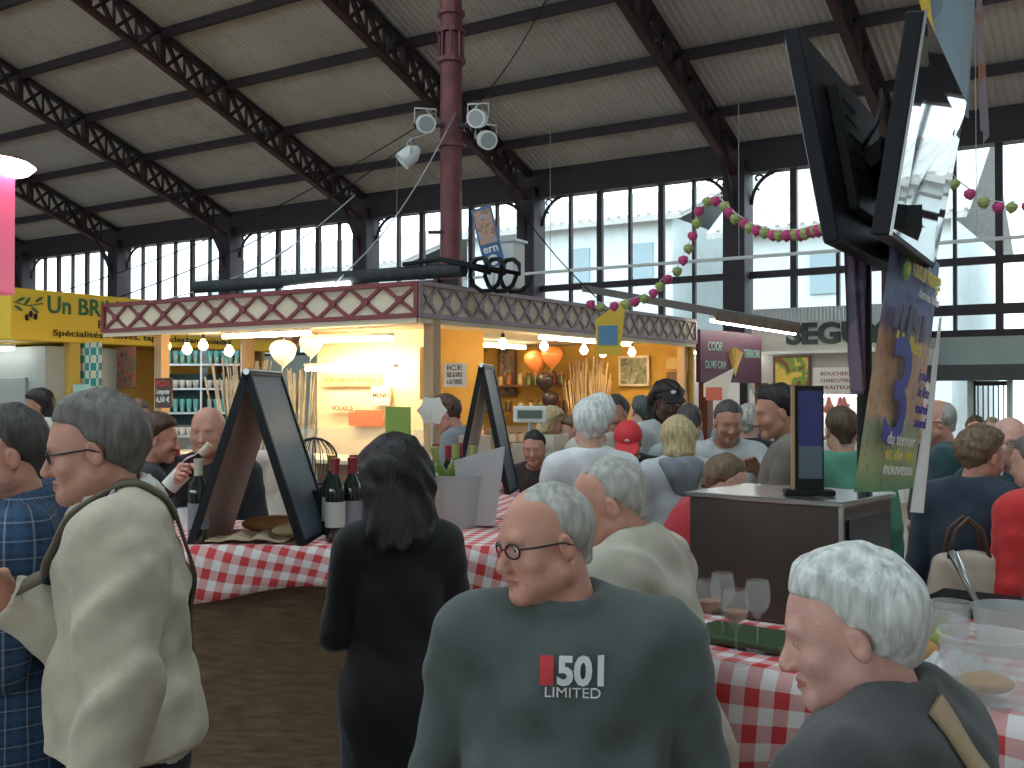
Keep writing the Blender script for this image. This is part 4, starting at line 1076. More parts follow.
m = MB(); m.box(c, (.24, .68, .015), rot=cr); m.build('card', cd_, mat('card_blue', (.05, .13, .30), .5)); m = MB(); m.box(c + cr @ Vector((0, .12, .01)), (.20, .38, .01), rot=cr); m.build('photo', cd_, artmat('card_art', [(.25, .18, .15), (.5, .3, .2), (.3, .35, .5)], 9))
text('lettering', 'ern', c + cr @ Vector((-.0, -.17, .012)), cr, .13, M_['paper'], cd_, .002, .003); m = MB(); m.cyl(c + cr @ Vector((0, -.26, .008)), c + cr @ Vector((0, -.26, .014)), .06, .06, 16); m.build('badge', cd_, M_['paper'])
m = MB(); m.tube([c + cr @ Vector((0, -.34, 0)), at(492, 292, 11.6)], .012, n=6); m.build('stem', cd_, M_['galv'])
# white cable tray in front of the window wall
m = MB(); a, b = hall(-13, 2.5, 4.12), hall(7.2, 2.5, 4.12)
ct = empty('cable_tray', (a + b) / 2, 'long thin white cable tray hanging before the windows', 'cable tray'); m.bar(a, b, .07, .05); m.build('tray', ct, M_['white_paint'])
for k in range(6): m = MB(); p = hall(-12 + 3.7 * k, 2.5, 4.14); m.cyl(p, Vector((p.x, p.y, roofz(2.5) - .1)), .006, .006, 5); m.build('hanger', ct, M_['galv'])
# yellow pennant at the right fascia
def pennant(c, rotm, pts, pic, label, cm, name='hanging_pennant', cat='flag'):
    e = empty(name, c, label, cat); m = MB(); m.prism([c + rotm @ Vector((x, y, 0)) for x, y in pts], rotm @ Vector((0, 0, .008))); m.build('cloth', e, cm)
    m = MB(); x, y, w, h = pic[:4]; m.box(c + rotm @ Vector((x, y, .012)), (w, h, .006), rot=rotm); m.build('print', e, pic[4])
    return e
pr = facing(Vector((-.1, -1, 0)))
yl = mat('yellow_cloth', (.72, .48, .06), .7)
pennant(at(609, 330, 11.6), pr, [(-.15, -.28), (.13, -.28), (.19, .36), (-.15, .12)], (-.01, -.06, .22, .22, mat('blue_print', (.12, .26, .42), .6)), 'yellow pennant with blue print hanging from the right lattice fascia', yl)
pennant(at(716, 388, 14.2), pr, [(-.17, -.12), (.12, -.22), (.25, .28), (-.17, .06)], (-.03, -.08, .22, .18, mat('coral_print', (.75, .18, .12), .6)), 'white pennant with a coral print above the gesturing man', M_['paper'])
# bunting of small paper lanterns
M_['lan_p'] = mat('magenta_paper', (.52, .06, .20), .7); M_['lan_g'] = mat('olive_paper', (.34, .40, .14), .7)
def bunting(pts, label, stepd=.125, rad=.050):
    P = [at(*p) for p in pts]; m = MB(); dense = []
    for i in range(len(P) - 1):
        for k in range(6): dense.append(P[i].lerp(P[i + 1], k / 6))
    dense.append(P[-1]); m.tube(dense, .004, n=4)
    root = empty('bunting', P[0], label, 'bunting'); m.build('string', root, M_['paper'])
    acc = 0; alt = 0; proto = {}
    for a, b in zip(dense, dense[1:]):
        L = (b - a).length
        while acc < L:
            q = a.lerp(b, acc / L); mt = ('lan_p', 'lan_g')[alt % 2]; alt += 1; acc += stepd; r = rad; j = random.Random(alt).uniform(-.3, .3)
            if mt not in proto:
                l = MB(); l.lathe([(.0, .0), (r * .85, -.015), (r, -r * .9), (r * .75, -r * 1.5), (.0, -r * 2.1)], (0, 0, 0), 10); o = l.build('paper_lantern', root, M_[mt], local=True); proto[mt] = o
            else: o = proto[mt].copy(); COL.objects.link(o)
            o.location = q - P[0]; o.rotation_euler = (j, j * .7, 0)
        acc -= L
bunting([(590, 300, 10.5), (603, 303, 10.5), (628, 300, 10.4), (650, 292, 10.2), (663, 278, 10), (678, 266, 9.9), (688, 246, 9.8), (695, 222, 9.7), (702, 201, 9.6), (712, 193, 9.5), (722, 199, 9.4), (735, 212, 9.2), (750, 222, 9.0), (775, 230, 8.6), (800, 229, 8.2), (822, 223, 7.6), (850, 205, 7.0)], 'garland of magenta and olive paper lanterns looping before the middle windows')
bunting([(946, 165, 6.8), (959, 180, 6.8), (980, 196, 6.8), (1002, 202, 6.8), (1030, 200, 6.6), (1060, 190, 6.4)], 'garland of magenta and olive paper lanterns right of the lit screen', .11, .04)
# ---------------------------------------------------------------- yellow olive stall on the left
S0 = Vector((-6.82, 14.0, 0)); ny = ACROSS; S1 = S0 + ny * 5.0; S2 = S0 + ALONG * 4.0
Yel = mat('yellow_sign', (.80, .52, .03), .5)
st = empty('olive_stall', S0, 'yellow olive stall with a printed fascia at the far left', 'stall')
m = MB(); m.prism([S0 + Z * 2.55, S1 + Z * 2.55, S1 + ALONG * 4 + Z * 2.55, S2 + Z * 2.55], (0, 0, .72)); m.build('fascia', st, Yel, bevel=.02)
# fascia lettering
oN = ny.cross(Z); oN = oN if oN.x > 0 else -oN; FO = facing(oN)
def onol(px, z): r = (px - 512) / F; k = (r * S0.y - S0.x) / (ny.x - r * ny.y); return S0 + ny * k + Z * z + oN * .01
grn = mat('olive_green_letters', (.03, .14, .06), .6)
text('lettering', 'Un BRiN d\'OLIVE', onol(46, 2.96), FO, .34, grn, st, .004, .006, align='LEFT', width=2.35)
text('lettering', 'Paella', onol(97, 2.78), FO, .17, M_['black'], st, .003, .002, align='LEFT')
text('lettering', 'Spécialités : olives, tapenades, anchoïade', onol(52, 2.64), FO, .125, M_['black'], st, .003, .001, align='LEFT', width=3.2)
m = MB(); c = onol(30, 2.95); m.tube([c + FO @ Vector((-.25, .12, 0)), c + FO @ Vector((-.05, .08, 0)), c + FO @ Vector((.18, .13, 0))], .008, n=5, m=grn)
for dx, dy, a in ((-.15, .16, .5), (-.05, .15, .9), (.06, .03, -.6), (.12, .18, .6), (-.18, .04, -.5)): m.ell(c + FO @ Vector((dx, dy, .003)), (.075, .022, .006), grn, 10, rot=FO @ Matrix.Rotation(a, 3, 'Z'))
for dx, dy in ((.0, -.03), (.07, -.06), (-.06, -.08)): m.ell(c + FO @ Vector((dx, dy, .003)), (.03, .05, .01), M_['black'], 10, rot=FO)
m.build('olive_branch_print', st, smooth=True)
for p in (S0 + ny * 1.0 + ALONG * .1, S0 + ny * 2.6 + ALONG * .1): m = MB(); m.box(p + Z * 1.27, (.16, .16, 2.55), rot=math.atan2(NY, NX)); m.build('post', st, mat('yellow_post', (.65, .42, .08), .6))
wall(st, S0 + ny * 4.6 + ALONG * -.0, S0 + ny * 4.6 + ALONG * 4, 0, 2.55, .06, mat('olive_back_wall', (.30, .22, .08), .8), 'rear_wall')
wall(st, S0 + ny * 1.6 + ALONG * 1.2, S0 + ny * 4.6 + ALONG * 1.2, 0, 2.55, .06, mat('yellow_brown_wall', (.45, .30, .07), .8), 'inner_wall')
m = MB(); m.prism([S0 + ny * .3, S0 + ny * 4.4, S0 + ny * 4.4 + ALONG * .7, S0 + ny * .3 + ALONG * .7], (0, 0, 1.05)); m.build('counter', st, M_['dwood'])
# cold room
cr0 = at(45, 400, 14.6); cr0.z = 0
co = empty('cold_room', cr0, 'pale grey panelled cold room with a door at the far left', 'cabin'); e1 = cr0 + ALONG * 3; m = MB(); m.prism([cr0, e1, e1 + ny * 1.2, cr0 + ny * 1.2], (0, 0, 2.5)); m.build('panels', co, mat('grey_panel', (.40, .44, .43), .6), bevel=.01)
m = MB(); p = cr0 + ALONG * .85 + outA * .03; m.box(p + Z * 1.03, (.9, .05, 2.05), rot=math.atan2(UY, UX)); dr = m.build('door', co, mat('grey_door', (.34, .38, .37), .6), bevel=.01); m = MB(); q = p + ALONG * -.36 + outA * .06; m.bar(q + Z * .95, q + Z * 1.15, .03, .03, up=DA); m.build('handle', dr, M_['steel'])
tubelamp(cr0 + ALONG * .3 + outA * .3 + Z * 2.45, cr0 + ALONG * 1.6 + outA * .3 + Z * 2.45, 'ceiling lamp under the yellow fascia at the far left', M_['tubew'])
# checkered panel
def fnch(nt, b):
    tc = N(nt, 'TexCoord'); c = N(nt, 'TexChecker'); c.inputs['Scale'].default_value = 9; c.inputs['Color1'].default_value = (.03, .28, .30, 1); c.inputs['Color2'].default_value = (.65, .66, .5, 1); nt.links.new(tc.outputs['Object'], c.inputs[0]); nt.links.new(c.outputs[0], b.inputs['Base Color'])
panel('checkered_panel', at(91, 372, 14.9), .46, .85, .03, nodes_mat('checks', fnch), 'teal and cream checkered panel hanging in the olive stall', 'panel', rotm=FA)
panel('dark_checker_strip', at(126, 368, 15.2), .40, .62, .03, artmat('crowded_print', [(.05, .04, .04), (.35, .1, .07), (.1, .12, .1), (.45, .3, .12)], 8), 'dark red patterned poster right of the checkered panel', 'poster', rotm=FA)
panel('menu_sheet', at(82, 402, 14.6), .38, .50, .02, mat('pale_green_print', (.4, .62, .55), .6), 'pale green sheet below the checkered panel', 'poster', rotm=FA)
# glassware shelf
gs = empty('glassware_shelf', at(200, 440, 15.6), 'open shelf unit of blue-green glassware and white bowls behind the stall', 'shelf')
gcy = mat('cyan_glassware', (.15, .50, .52), .15, coat=.5); gw = mat('white_bowl', (.7, .72, .7), .3)
def gp(px, py): return at(px, py, 15.6)
for py in (365, 389, 413, 436, 458): m = MB(); m.bar(gp(166, py), gp(243, py), .35, .03, up=Z); m.build('board', gs, M_['steel'])
for px in (165, 204, 244): m = MB(); m.bar(gp(px, 345) + Z * 0, Vector((gp(px, 0).x, 15.6, 0)), .3, .03, up=Vector((1, 0, 0))); m.build('upright', gs, M_['steel'])
m = MB(); m.box(gp(204, 420) + Vector((0, .22, 0)), (1.25, .03, 1.4)); m.build('back_panel', gs, mat('dark_teal_back', (.03, .09, .10), .7))
for row, py in enumerate((365, 389, 413, 436, 458)):
    for k in range(11):
        px = 170 + k * 6.8
        if abs(px - 204) < 3: continue
        p = gp(px, py) + Vector((0, -.06, .015))
        if row in (0, 2): o = MB().lathe([(0, 0), (.032, 0), (.034, .01), (.030, .02), (.042, .12), (.046, .2), (.042, .2), (.038, .12), (.02, .03)], p, 10).build('glass_tumbler', None, gcy, smooth=True); tag(o, 'blue-green glass, %s from the left in the %s row of the open shelf unit' % (ORD[k], 'top' if row == 0 else 'third'), 'glass', 'glassware %s row' % ('top' if row == 0 else 'third'))
        else: o = MB().lathe([(0, 0), (.03, 0), (.045, .06), (.05, .12), (.046, .12), (.04, .06), (.0, .02)], p, 10).build('bowl', None, gw, smooth=True); tag(o, 'white bowl, %s from the left in the %s row of the open shelf unit' % (ORD[k], ('', 'second', '', 'fourth', 'lowest')[row]), 'bowl', 'bowls row %d of the shelf unit' % row)
# pink sign
PS = Vector((-3.2, 6.0, 0)); pk = empty('lit_sign', PS + Z * 2.4, 'backlit pink sign box hanging at the left edge of the picture', 'sign')
m = MB(); m.box((-3.23, 6.0, 2.78), (.56, .22, .78)); m.build('sign_box', pk, mat('pink_backlit', (.62, .16, .26), .4, emit=(1, .12, .25), es=.14), bevel=.01)
m = MB(); m.lathe([(0, .05), (.12, .045), (.24, .02), (.27, 0), (.24, -.03), (.12, -.055), (0, -.06)], (-3.05, 5.95, 3.13), 24); m.build('lamp', pk, mat('pink_lamp', (1, .6, .7), .4, emit=(1, .35, .55), es=6), smooth=True)
m = MB()
for z in (2.95, 2.78, 2.58): m.ell((-2.99, 5.885, z), (.05, .006, .05), M_['black'], 12)
m.build('print', pk)
m = MB(); m.cyl((-3.3, 6, 3.17), (-3.3, 6, 9.0), .012, .012, 6); m.build('hanger', pk, M_['galv'])
# ---------------------------------------------------------------- purple-signed stall, right
Q0 = Vector((2.92, 15.95, 0)); Q1 = Vector((5.05, 18.25, 0)); qd = (Q1 - Q0).normalized(); qo = qd.cross(Z); qo = qo if qo.x > 0 else -qo; qi = -qo
QM = Q0.lerp(Q1, .60); FQ = facing(qo); QL = (Q1 - Q0).length
ps = empty('wine_stall', Q0, 'plum-signed stall with a sloping brown roof right of the main stall', 'stall')
plum = mat('plum_sign', (.09, .03, .06), .5)
m = MB(); m.prism([Q0 + Z * 2.0, QM + Z * 2.0, QM + Z * 2.0 + qi * .08, Q0 + Z * 2.0 + qi * .08], (0, 0, .82)); m.build('sign_board', ps, plum)
m = MB(); a = Q0 - qd * .25 + qo * .45 + Z * 2.98; b = Q1 - qd * .75 + qo * .45 + Z * 2.90
m.prism([a, b, b + qi * 2.6 + Z * .55, a + qi * 2.6 + Z * .55], (0, 0, .12)); m.build('roof', ps, mat('grey_brown_roof', (.20, .17, .15), .8, noise=.2, nscale=3))
m = MB(); m.bar(a + Z * .0, b + Z * .0, .05, .13); m.build('gutter', ps, M_['dwood'])
e = empty('fluorescent_lamp', (Q0 + Q1) / 2 + Z * 2.85, 'long fluorescent lamp glowing along the eave of the plum-signed stall', 'lamp'); m = MB(); m.cyl(a - Z * .06 + qi * .1, b - Z * .06 + qi * .1, .025, .025, 8); m.build('tube', e, mat('warm_white_tube', (1, 1, .9), .3, emit=(1, .95, .82), es=9)); m = MB(); m.bar(a - Z * .01 + qi * .1, b - Z * .01 + qi * .1, .09, .05); m.build('housing', e, M_['white_paint'])
gold = mat('gold_letters', (.55, .38, .10), .5); teal = mat('pale_teal_letters', (.25, .42, .38), .6)
text('lettering', 'COOP.', Q0 + qd * .42 + Z * 2.5 + qo * .01, FQ, .20, teal, ps, .003, .002, width=.45); text('lettering', 'OLIVE CAV', Q0 + qd * .42 + Z * 2.22 + qo * .01, FQ, .17, teal, ps, .003, .002, width=.62); text('lettering', 'TERROIR', Q0 + qd * 1.55 + Z * 2.42 + qo * .01, FQ, .19, teal, ps, .003, .002, width=.52)
m = MB(); c = Q0 + qd * 1.0 + Z * 2.3 + qo * .012
for i in range(-4, 5): m.tube([c + FQ @ Vector((0, -.2, 0)), c + FQ @ Vector((.035 * i, .05, 0)), c + FQ @ Vector((.06 * i, .28 - .02 * abs(i), 0))], .010, n=4)
m.build('wheat_print', ps, gold)
for p in (Q0 + qd * .15, QM, Q1): m = MB(); m.box(p + Z * 1.0, (.16, .16, 2.0), rot=math.atan2(qd.y, qd.x)); m.build('post', ps, mat('red_brown_post', (.16, .05, .04), .5))
wall(ps, Q0 + qi * 1.2, Q1 + qi * 1.2, 0, 2.6, .05, mat('bright_inner_wall', (.65, .62, .58), .7), 'rear_wall')
m = MB(); m.prism([Q0 + qi * .2, Q1 + qi * .2, Q1 + qi * .7, Q0 + qi * .7], (0, 0, 1.1)); m.build('counter', ps, M_['white_paint'])
tubelamp(Q0 + qi * .7 + Z * 2.5, Q1 + qi * .7 + Z * 2.5, 'bright lamp inside the plum-signed stall', M_['tubew'])
# ---------------------------------------------------------------- butcher stall with dark letters
bq = 1.15
def bs(px, z, q=bq): r = (px - 512) / F; o = hall(0, q); k = (r * o.y - o.x) / (UX - r * UY); return hall(k, q, z)
FB = facing(-ACROSS)
bu = empty('butcher_stall', bs(830, 0), 'pale butcher stall with large dark letters and hanging hams', 'stall')
a, b = bs(752, 0), bs(925, 0)
ribm = mat('cream_boards', (.66, .63, .57), .6)
m = MB(); m.prism([a + Z * 2.55, b + Z * 2.55, b + Z * 2.55 + ACROSS * .1, a + Z * 2.55 + ACROSS * .1], (0, 0, .80)); m.build('fascia', bu, ribm)
m = MB(); n_ = 46
for k in range(n_): p = a.lerp(b, (k + .5) / n_) + Z * 3.22 - ACROSS * .012; m.box(p, (.035, .02, .24), rot=math.atan2(UY, UX))
m.build('ribbed_strip', bu, M_['galv'])
m = MB(); m.prism([a + Z * 1.82, b + Z * 1.82, b + Z * 1.82 + ACROSS * .06, a + Z * 1.82 + ACROSS * .06], (0, 0, .72)); m.build('panel', bu, mat('grey_cream_panel', (.45, .42, .37), .6))
text('lettering', 'SEGUY', bs(787, 2.71) - ACROSS * .03, FB, .50, mat('dark_green_letters', (.012, .03, .025), .4), bu, .03, .02, align='LEFT', width=1.75)
m = MB(); m.bar(a + Z * 2.55 - ACROSS * .1, b + Z * 2.55 - ACROSS * .1, .3, .05); m.build('ledge', bu, M_['white_paint'])
picture(bs(793, 2.22) - ACROSS * .08, .66, .55, FB, M_['dwood'], artmat('farm_art', [(.05, .12, .03), (.25, .07, .02), (.2, .3, .05), (.75, .5, .08), (.8, .55, .1)], 3.2, .6), 'small sunny farm picture in dark frame under the dark letters', name='framed_picture')
r = empty('shop_sign', bs(838, 2.05) - ACROSS * .08, 'white oval-lettered menu panel right of the farm picture', 'sign'); m = MB(); m.box(bs(838, 2.05) - ACROSS * .08, (.82, .46, .02), rot=FB); m.build('board', r, M_['paper'])
for i, tx in enumerate(('BOUCHERIE', 'CHARCUTERIE', 'TRAITEUR')): text('lettering', tx, bs(838, 2.14 - .12 * i) - ACROSS * .095, FB, .09, M_['fascia_red'], r, .002, .001, width=.55)
for k in range(9): m = MB(); p = bs(819 + 4.8 * k, 1.84) - ACROSS * .08; m.cyl(p - Z * .04, p + Z * .0, .035, .035, 8); m.build('scallop', r, M_['paper'])
M_['ham'] = mat('cured_ham', (.55, .20, .16), .5, noise=.3, nscale=9)
for i, (px, ln) in enumerate(((829, .34), (840, .42), (844, .25), (867, .35))):
    p = bs(px, 1.80) - ACROSS * .0; e = empty('hanging_ham', p, 'cured ham hanging over the butcher counter, %s from the left' % nm[i], 'ham', 'hams over the butcher counter')
    m = MB(); m.lathe([(.012, .0), (.03, -.06), (.05, -.14), (.10, -ln * .65), (.085, -ln * .9), (0, -ln)], p, 12); m.build('meat', e, M_['ham'], smooth=True); m = MB(); m.cyl(p, p + Z * .05, .006, .006, 5); m.build('hook', e, M_['steel'])
m = MB(); p0 = bs(765, 0); p1 = bs(905, 0); m.prism([p0 - ACROSS * .1, p1 - ACROSS * .1, p1 + ACROSS * .3, p0 + ACROSS * .3], (0, 0, 1.0)); m.build('counter', bu, M_['white_paint'])
for q in (a, b): m = MB(); m.box(q + Z * .95 + ACROSS * .1, (.12, .12, 1.9), rot=math.atan2(UY, UX)); m.build('post', bu, M_['white_paint'])
wall(bu, a + ACROSS * .85, b + ACROSS * .85, 0, 2.6, .04, mat('tiled_white_wall', (.8, .8, .78), .4), 'rear_wall')
tubelamp(bs(770, 1.78, 1.0) + ACROSS * .2 + Z * 0, bs(900, 1.78, 1.0) + ACROSS * .2, 'bright lamp over the butcher counter', mat('strong_white_tube', (1, 1, 1), .3, emit=(1, .95, .88), es=11))
rs = random.Random(9)
for k in range(22):
    p = bs(780 + 5.2 * k, 1.0, bq) + ACROSS * rs.uniform(-.02, .2)
    o = MB().ell(p + Z * .05, (rs.uniform(.06, .1), .06, .05), n=10).build('meat_cut', None, rs.choice([M_['ham'], mat('pale_sausage', (.6, .4, .3), .5), mat('dark_sausage', (.25, .07, .05), .5)]), smooth=True)
    tag(o, 'cut of meat on the bright butcher counter, %s from the left' % ORD[k], 'meat', 'meat cuts on the butcher counter')
# ---------------------------------------------------------------- wine bar with jute front and gingham cloth
def quadcloth(name, o, dx, dy, L, Wd, z, over, per, matl, label, wav=.02, seed=0, n=.035):
    """cloth lying on the rectangle o + dx*[0,L] + dy*[0,Wd], over = overhang at (x0, x1, y0, y1)"""
    rr = random.Random(seed); ph = [rr.uniform(0, 6.3) for _ in range(6)]
    xs = np.arange(-over[0], L + over[1] + n * .5, n); ys = np.arange(-over[2], Wd + over[3] + n * .5, n)
    vs, uv = [], []
    for a in xs:
        for b in ys:
            cx_, cy_ = min(max(a, 0), L), min(max(b, 0), Wd); ox, oy = a - cx_, b - cy_; dr = math.hypot(ox, oy)
            p = o + dx * cx_ + dy * cy_
            if dr > 1e-6:
                t = (cx_ + cy_) if abs(oy) > abs(ox) else (cx_ + cy_ + 1.3)
                wv = math.sin(t * 17 + ph[0]) * .6 + math.sin(t * 31 + ph[1]) * .4
                out = .016 + min(dr / .15, 1.4) * (.014 + wav * (.5 + .5 * wv))
                q = (dx * ox + dy * oy) / dr
                zz = z - dr * (1 + .22 * math.sin(t * 5.5 + ph[2])) + .004; p = p + q * out
            else: zz = z + .004 + .0025 * (1 + math.sin(a * 9 + ph[3]) * math.sin(b * 11 + ph[4]))
            vs.append((p.x, p.y, zz)); uv.append((a * .97 - b * .24, a * .24 + b * .97) if seed < 10 else (a, b))
    ny_ = len(ys); fs = [(i * ny_ + j, (i + 1) * ny_ + j, (i + 1) * ny_ + j + 1, i * ny_ + j + 1) for i in range(len(xs) - 1) for j in range(ny_ - 1)]
    m = MB(); m.add(vs, fs); m.uv = uv
    ob = m.build(name, mat=matl, smooth=True); md = ob.modifiers.new('thickness', 'SOLIDIFY'); md.thickness = .003; md.offset = 1
    return tag(ob, label, 'tablecloth')
def fnj(nt, b):
    tc = N(nt, 'TexCoord'); sp = N(nt, 'SeparateXYZ'); nt.links.new(tc.outputs['Object'], sp.inputs[0])
    a = mth(nt, 'SINE', mth(nt, 'MULTIPLY', sp.outputs[0], 700)); c = mth(nt, 'SINE', mth(nt, 'MULTIPLY', sp.outputs[2], 620)); w = mth(nt, 'MULTIPLY', a, c)
    mp = N(nt, 'Mapping'); mp.inputs['Scale'].default_value = (3, 3, 22); nt.links.new(tc.outputs['Object'], mp.inputs[0]); n = N(nt, 'TexNoise'); n.inputs['Scale'].default_value = 3; n.inputs['Detail'].default_value = 8; nt.links.new(mp.outputs[0], n.inputs['Vector'])
    nt.links.new(mixc(nt, mth(nt, 'MULTIPLY_ADD', n.outputs[0], 1.7, -.35), (.13, .08, .045), (.32, .21, .12)), b.inputs['Base Color'])
    bp = N(nt, 'Bump'); bp.inputs['Strength'].default_value = .5; bp.inputs['Distance'].default_value = .004; nt.links.new(w, bp.inputs['Height']); nt.links.new(bp.outputs[0], b.inputs['Normal'])
jute = nodes_mat('jute_cloth', fnj, .95)
X_ = Vector((1, 0, 0)); Y_ = Vector((0, 1, 0)); BZ = 1.24
bar_ = empty('wine_bar', (-.85, 3.8, 0), 'jute-clad wine bar counter under the checked cloth, behind the woman in black', 'counter')
def pbox(x0, x1, y0, y1, z0, z1, name, parent, mt, bevel=.004):
    m = MB(); m.box(((x0 + x1) / 2, (y0 + y1) / 2, (z0 + z1) / 2), (x1 - x0, y1 - y0, z1 - z0)); return m.build(name, parent, mt, bevel=bevel)
pbox(-1.9, -.02, 3.80, 4.55, 0, BZ - .03, 'front_panel', bar_, jute); pbox(-.72, -.02, 4.58, 6.9, 0, BZ - .03, 'side_panel', bar_, jute)
pbox(-1.92, .0, 3.78, 4.57, BZ - .03, BZ, 'worktop', bar_, M_['dwood']); pbox(-.74, .0, 4.57, 6.92, BZ - .03, BZ, 'worktop', bar_, M_['dwood'])
gw_ = gingham('red_gingham', .064); 
quadcloth('tablecloth', Vector((-1.5, 3.76, 0)), X_, Y_, 1.52, .80, BZ, (0, .10, .17, 0), .07, gw_, 'red gingham cloth draped over the jute bar beside the woman in black', seed=2)
quadcloth('tablecloth', Vector((-.74, 4.60, 0)), X_, Y_, .76, 2.3, BZ, (.1, .16, 0, .1), .07, gw_, 'red gingham cloth on the far wing of the jute bar, under the wine bottles', seed=5)
# display boards
slate = mat('slate_face', (.08, .11, .14), .45, noise=.15, nscale=6); pinkw = mat('pinkish_board_back', (.34, .235, .20), .6, noise=.12, nscale=5, stretch=(1, 1, .2)); blk = M_['black']
def aboard(c, w, h, sp, dep, label, yaw=0, face=slate, back=pinkw, scale=1):
    e = empty('display_board', c, label, 'display board', None, yaw)
    for sgn in (-1, 1):
        top = Vector((-.0 * sp, 0, h)); bot = Vector((sgn * sp / 2, 0, 0)); d = (top - bot); up = d.normalized(); nrm = Vector((up.z * sgn, 0, -up.x * sgn))
        Rm = Matrix((Y_, up, nrm)).transposed(); cc = (top + bot) / 2
        m = MB(); m.box(cc - nrm * .012, (dep, d.length, .012), rot=Rm); pn = m.build('panel', e, back, local=True)
        m = MB(); m.box(cc + nrm * .002, (dep - .03, d.length - .03, .012), rot=Rm); m.build('slate', e, face, local=True)
        m = MB(); f = .018
        for s2 in (-1, 1):
            m.box(cc + Y_ * s2 * (dep / 2) - nrm * .002, (f, d.length, .03), rot=Rm); m.box(cc + up * s2 * (d.length / 2 - f / 2) - nrm * .002, (dep, f, .03), rot=Rm)
        m.build('frame', e, blk if face is slate else M_['dwood'], local=True)
    m = MB(); m.cyl(Vector((0, -dep / 2 - .01, h)), Vector((0, dep / 2 + .01, h)), .012, .012, 8); m.build('hinge', e, M_['steel'], local=True)
    return e
aboard(Vector((-.965, 4.0, BZ + .006)), .5, .64, .42, .42, 'tall folding slate board standing open on the front of the gingham bar', R(-3))
aboard(Vector((-.145, 5.9, BZ + .006)), .5, .72, .30, .36, 'smaller wood-framed folding board at the far end of the gingham bar', R(-8), slate, mat('chalk_white_board', (.55, .50, .45), .6))
# wine bottles
gd = mat('dark_bottle_glass', (.012, .022, .012), .07, spec=.7, coat=.5); gg = mat('green_bottle_glass', (.13, .20, .03), .08, spec=.7, coat=.5); gr_ = mat('red_wine_glass', (.02, .004, .006), .08, spec=.7, coat=.5)
cap_r = mat('red_capsule', (.30, .02, .035), .35); cap_c = mat('cream_capsule', (.60, .52, .38), .4); cap_k = mat('gold_capsule', (.45, .33, .10), .3, .5)
lab_w = mat('label_white', (.62, .60, .55), .7); lab_y = mat('label_cream', (.60, .50, .28), .7); lab_g = mat('label_grey', (.25, .26, .28), .7)
BP = {}
def bottle(p, kind, capm, lab, label, group, rot=None, h=.31, cat='bottle'):
    e = empty('wine_bottle', p, label, cat, group)
    key = (kind.name, capm.name, lab.name)
    if key not in BP:
        s = h / .31; m = MB(); m.lathe([(0, .004), (.034, 0), (.0375, .006), (.0375, .19), (.034, .21), (.018, .24), (.0145, .255), (.0145, .30), (.0165, .302), (.0165, .31), (0, .311)], (0, 0, 0), 20); a = m.build('glass_body', e, kind, smooth='auto', local=True)
        m = MB(); m.lathe([(.0155, .252), (.016, .30), (.018, .302), (.018, .3125), (0, .3135)], (0, 0, 0), 16); b = m.build('capsule', e, capm, smooth='auto', local=True)
        m = MB(); m.lathe([(.0382, .055), (.0382, .15)], (0, 0, 0), 20); c = m.build('label', e, lab, smooth=True, local=True); BP[key] = (a, b, c)
    else:
        for o in BP[key]: k = o.copy(); k.parent = e; COL.objects.link(k)
    if rot is not None: e.rotation_euler = rot
    return e
zb = BZ + .01
bottle(Vector((-1.165, 3.83, zb)), gd, cap_c, lab_g, 'dark wine bottle with cream capsule standing left of the tall slate board', None)
bs_ = [(-.665, 3.88, gd, cap_r, lab_w, 'front wine bottle with white label, left of the woman in black'), (-.61, 3.93, gd, cap_r, lab_g, 'second dark wine bottle with red capsule beside the white-labelled front one'), (-.71, 4.06, gd, cap_k, lab_w, 'wine bottle with gold capsule behind the white-labelled one'),
       (-.63, 4.10, gr_, cap_r, lab_y, 'cream-labelled wine bottle with red capsule behind the front pair'), (-.56, 4.02, gd, cap_r, lab_g, 'dark wine bottle partly hidden by the woman\'s hair, front of its pair'), (-.53, 4.16, gd, cap_c, lab_w, 'wine bottle with pale capsule partly hidden by the woman\'s hair'),
       (-.58, 4.28, gr_, cap_k, lab_y, 'rear wine bottle between the slate board and the woman in black')]
for x, y, a, b, c, lb in bs_: bottle(Vector((x, y, zb)), a, b, c, lb, 'bottles left of the woman in black')
bs_ = [(-.30, 4.85, gd, cap_r, lab_w, 'tall dark bottle with red capsule just right of the black hair'), (-.37, 5.0, gr_, cap_r, lab_y, 'red-capped bottle furthest behind the black hair'), (-.42, 4.75, gd, cap_k, lab_w, 'gold-capped bottle behind the woman\'s head'), (-.26, 5.1, gd, cap_r, lab_g, 'grey-labelled bottle behind the green ones')]
for x, y, a, b, c, lb in bs_: bottle(Vector((x, y, zb)), a, b, c, lb, 'bottles right of the black hair')
